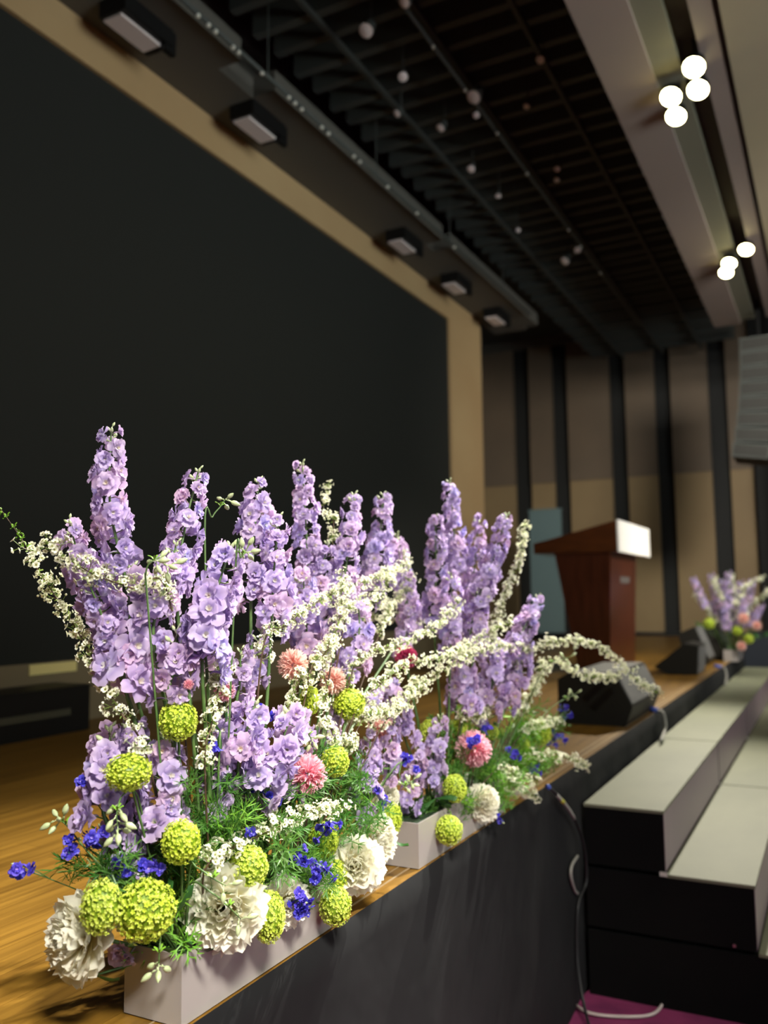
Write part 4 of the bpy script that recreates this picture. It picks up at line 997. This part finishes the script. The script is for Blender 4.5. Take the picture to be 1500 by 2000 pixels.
def leafstem(arr, p, dirs, label, li=0, sc_=1.0):
    P = PT(p); g = base_of(arr, P, .85); r = thing('leafy_stem', g, label, 'leafy stem', 'leafy green stems')
    stem_to(arr, P, r, 'stem', M['stem'], .003, .002, .5, .85)
    for d in dirs: link('leaf', LEAFM[li], r, Matrix.Translation(P) @ frame(d, rnd.uniform(0, 6)) @ Matrix.Rotation(.9, 4, 'Y') @ Matrix.Scale(sc_, 4))
for a in [
 ('A', (372, 1850, -.998), [(0, -.3, -1), (.2, -1, -.6)], 'dark leaf hanging over the planter corner', 0, 1.0),
 ('A', (650, 1325, -1.05), [(1, -.3, 0), (-1, .2, -.2), (0, -1, .2)], 'mid green leaves behind the thick green stem', 0, 1.0),
 ('A', (430, 1428, -1.02), [(1, -.2, -.3), (-1, 0, 0), (0, -1, -.3)], 'curled green leaf beside the tall bare stem', 0, .8),
 ('A', (340, 1790, -1.01), [(1, -1, 0), (0, -1, -.5), (-1, -1, 0)], 'dark leaves between the big snowball and the largest peony', 0, 1.2),
 ('A', (185, 1905, -1.13), [(1, -.5, -.3), (0, -1, -.2)], 'dark leaf under the leftmost peony', 0, .9),
 ('B', (880, 1585, -.99), [(0, -.5, 1), (.6, -1, 0)], 'bright leaf between the two lower lime snowballs', 1, 1.0),
 ('B', (850, 1560, -1.03), [(-.3, -1, 0), (.5, -1, .3), (0, 0, 1)], 'dark leaves at the top of the second planter end', 0, 1.4),
 ('B', (960, 1500, -1.0), [(1, -1, 0), (-1, -1, .3), (0, 0, 1)], 'green leaves below the second pink pompon', 1, 1.2),
 ('B', (1000, 1400, -1.0), [(1, 0, .3), (-1, -1, .3), (0, -1, .5)], 'lime leaves under the leaning spikes of the second group', 1, 1.2),
 ('A', (520, 1600, -1.08), [(1, -1, 0), (0, -.5, 1), (-1, -1, 0), (.5, -1, .6)], 'broad dark leaves in the shade under the pink pompon', 0, 1.4),
 ('A', (420, 1560, -1.09), [(1, -1, 0), (0, -.5, 1), (-1, -1, 0), (.5, -1, .6)], 'broad dark leaves in the shade left of centre', 0, 1.4),
 ('A', (620, 1620, -1.08), [(1, -1, 0), (0, -.5, 1), (-1, -1, 0), (.5, -1, .6)], 'broad dark leaves behind the blue larkspur', 0, 1.4),
 ('A', (300, 1650, -1.1), [(1, -1, 0), (0, -.5, 1), (-1, -1, 0)], 'broad dark leaves behind the left budded stem', 0, 1.3),
 ('B', (980, 1440, -1.05), [(1, -1, 0), (0, -.5, 1), (-1, -1, 0), (1, 0, 1)], 'broad leaves behind the middle of the second group', 0, 1.3),
 ('B', (1040, 1480, -1.0), [(1, -1, 0), (0, -.5, 1), (-1, -1, 0)], 'broad leaves at the right of the second group', 0, 1.0),
 ('B', (860, 1500, -1.08), [(1, -1, 0), (0, -.5, 1), (-1, -1, 0)], 'broad dark leaves left in the second group', 0, 1.4),
 ('B', (900, 1540, -1.07), [(1, -1, 0), (0, -.5, 1), (-1, -1, 0)], 'broad dark leaves deep in the second group', 0, 1.4),
 ('A', (760, 1640, -1.02), [(1, -1, 0), (0, -.5, -1), (-1, -1, 0)], 'green leaves behind the edge-on white peony', 0, 1.1),
]: leafstem(*a)

# ---------------------------------------------------------------- far flower arrangement by the last riser
FX0, FY0 = -.99, 9.9
r = thing('planter_box', (FX0, FY0, SZ), 'far white planter box under the small distant flower arrangement at right', 'planter')
x0, x1, y0, y1 = FX0 - .07, FX0 + .07, FY0 - .25, FY0 + .25
mb = MB(); mb.prism([(x0, SZ + .003), (x1, SZ + .003), (x1, SZ + .12), (x0, SZ + .12)], y0, y1); part('body', mb, M['box'], r)
part('wet_foam', bx((x0 + .01, y0 + .01, SZ + .12), (x1 - .01, y1 - .01, SZ + .125)), M['foam'], r)
def far_spike(dx, dy, h, ln, lean, label):
    r = thing('delphinium', (FX0 + dx * .3, FY0 + dy, SZ + .12), label, 'delphinium', 'distant lavender delphiniums')
    b = Vector((FX0 + dx * .3, FY0 + dy, SZ + .12)); t = Vector((FX0 + dx + lean, FY0 + dy, SZ + h)); m1 = t.lerp(b, ln)
    mb = MB(); mb.tube([b, m1, t], .005, 5); part('stem', mb, M['stem'], r)
    n = 22
    for i in range(n):
        p = m1.lerp(t, i / n); d = Quaternion((0, 0, 1), i * 2.4) @ Vector((1, 0, .1))
        link('blossom', rnd.choice(LAVM), r, Matrix.Translation(p) @ frame(d, i) @ Matrix.Scale(1.35 - .4 * i / n, 4))
FL = ['leftmost, leaning left', 'second tall one from the left', 'third tall one from the left', 'highest, in the middle', 'second tall one from the right', 'rightmost tall one', 'leftmost short one, behind', 'right of centre, in front', 'rightmost, leaning right', 'left of centre, in front', 'in the centre, behind']
for i, (dx, dy, h, ln, le) in enumerate([(-.30, -.1, .88, .45, -.06), (-.17, 0, .92, .5, -.02), (-.08, .1, .86, .5, 0), (.0, -.1, .94, .5, 0), (.09, 0, .84, .5, .02), (.18, .1, .86, .5, .04), (-.22, .15, .62, .5, 0), (.12, -.15, .60, .5, .03), (.24, 0, .58, .5, .06), (-.05, -.2, .62, .6, 0), (.05, .2, .66, .6, 0)]):
    far_spike(dx, dy, h, ln, le, 'distant ' + ('tall' if h > .8 else 'short') + ' lavender delphinium, ' + FL[i])
def far_spray(path, label):
    W = [at(x, y, 1, FY0 - .1) for x, y in path]; g = Vector((FX0, FY0, SZ + .11)); r = thing('spirea_branch', g, label, 'spirea branch', 'distant spirea sprays')
    full = bez([g] + W[::-1], 40); mb = MB(); mb.tube(full, .004, 5); part('twig', mb, M['twig'], r)
    for i in range(10, 41): link('blossom_cluster', rnd.choice(SPI), r, Matrix.Translation(full[i]) @ frame((rnd.gauss(0, 1), rnd.gauss(0, 1), .5)) @ Matrix.Scale(2.2, 4))
far_spray([(1485, 1130), (1455, 1150), (1440, 1190)], 'distant yellowish spray leaning right above the far arrangement')
far_spray([(1520, 1145), (1490, 1165), (1462, 1190), (1450, 1220)], 'lowest right distant spray, cut by the edge of the photo')
far_spray([(1392, 1130), (1405, 1160), (1420, 1200)], 'distant yellowish spray on the left of the far arrangement')
far_spray([(1430, 1125), (1432, 1160), (1435, 1200)], 'distant yellowish spray in the middle of the far arrangement')
far_spray([(1362, 1165), (1380, 1190), (1410, 1225)], 'low distant pale spray pointing left, far arrangement')
for x, y, s_, l in ((1440, 1232, .05, 'distant bright lime snowball in the far arrangement'), (1462, 1248, .05, 'lowest distant lime snowball in the far arrangement'), (1385, 1218, .055, 'left distant pale green snowball in the far arrangement')):
    P = at(x, y, 1, FY0 - .25); r = thing('snowball_flower', P, l, 'snowball flower', 'distant snowball flowers')
    o = link('floret_cluster', SNOW[0], r, Matrix.Translation(P) @ Matrix.Scale(s_, 4)); o['kind'] = 'stuff'
    mb = MB(); mb.tube([P, (FX0, FY0 - .1, SZ + .11)], .004, 5); part('stem', mb, M['stem'], r)
for x, y, s_, l in ((1452, 1208, .06, 'distant peach chrysanthemum in the far arrangement'), (1478, 1222, .05, 'distant pale peach bloom right in the far arrangement'), (1448, 1262, .05, 'distant cream bloom over the far planter edge')):
    P = at(x, y, 1, FY0 - .3); r = thing('pompon_flower', P, l, 'chrysanthemum', 'distant blooms')
    link('petal_cluster', POM['peach'], r, Matrix.Translation(P) @ frame((.3, -1, .3)) @ Matrix.Scale(s_, 4))
    mb = MB(); mb.tube([P, (FX0, FY0 - .1, SZ + .11)], .004, 5); part('stem', mb, M['stem'], r)
for x, y, l in ((1375, 1225, 'distant green foliage at the left foot of the far arrangement'), (1420, 1225, 'distant green foliage in the middle foot of the far arrangement'), (1485, 1245, 'distant green foliage at the right foot of the far arrangement')):
    P = at(x, y, 1, FY0 - .1); r = thing('feathery_foliage', P, l, 'foliage', 'distant foliage')
    mb = MB(); mb.tube([P, (FX0, FY0 - .1, SZ + .11)], .004, 5); part('stem', mb, M['stem'], r)
    for i in range(8): link('leaf', LEAFM[i % 2], r, Matrix.Translation(P) @ frame((rnd.gauss(0, 1), rnd.gauss(0, 1), rnd.gauss(.3, .6))) @ Matrix.Rotation(.9, 4, 'Y') @ Matrix.Scale(2.2, 4))
# navy cloth-covered block behind the last riser
r = thing('covered_block', (-.62, 11.2, 0), 'navy cloth-covered block beyond the far end of the risers', 'block')
part('cloth_cover', bx((-.98, 11.0, 0), (-.2, 11.8, 1.12)), M['navy'], r)
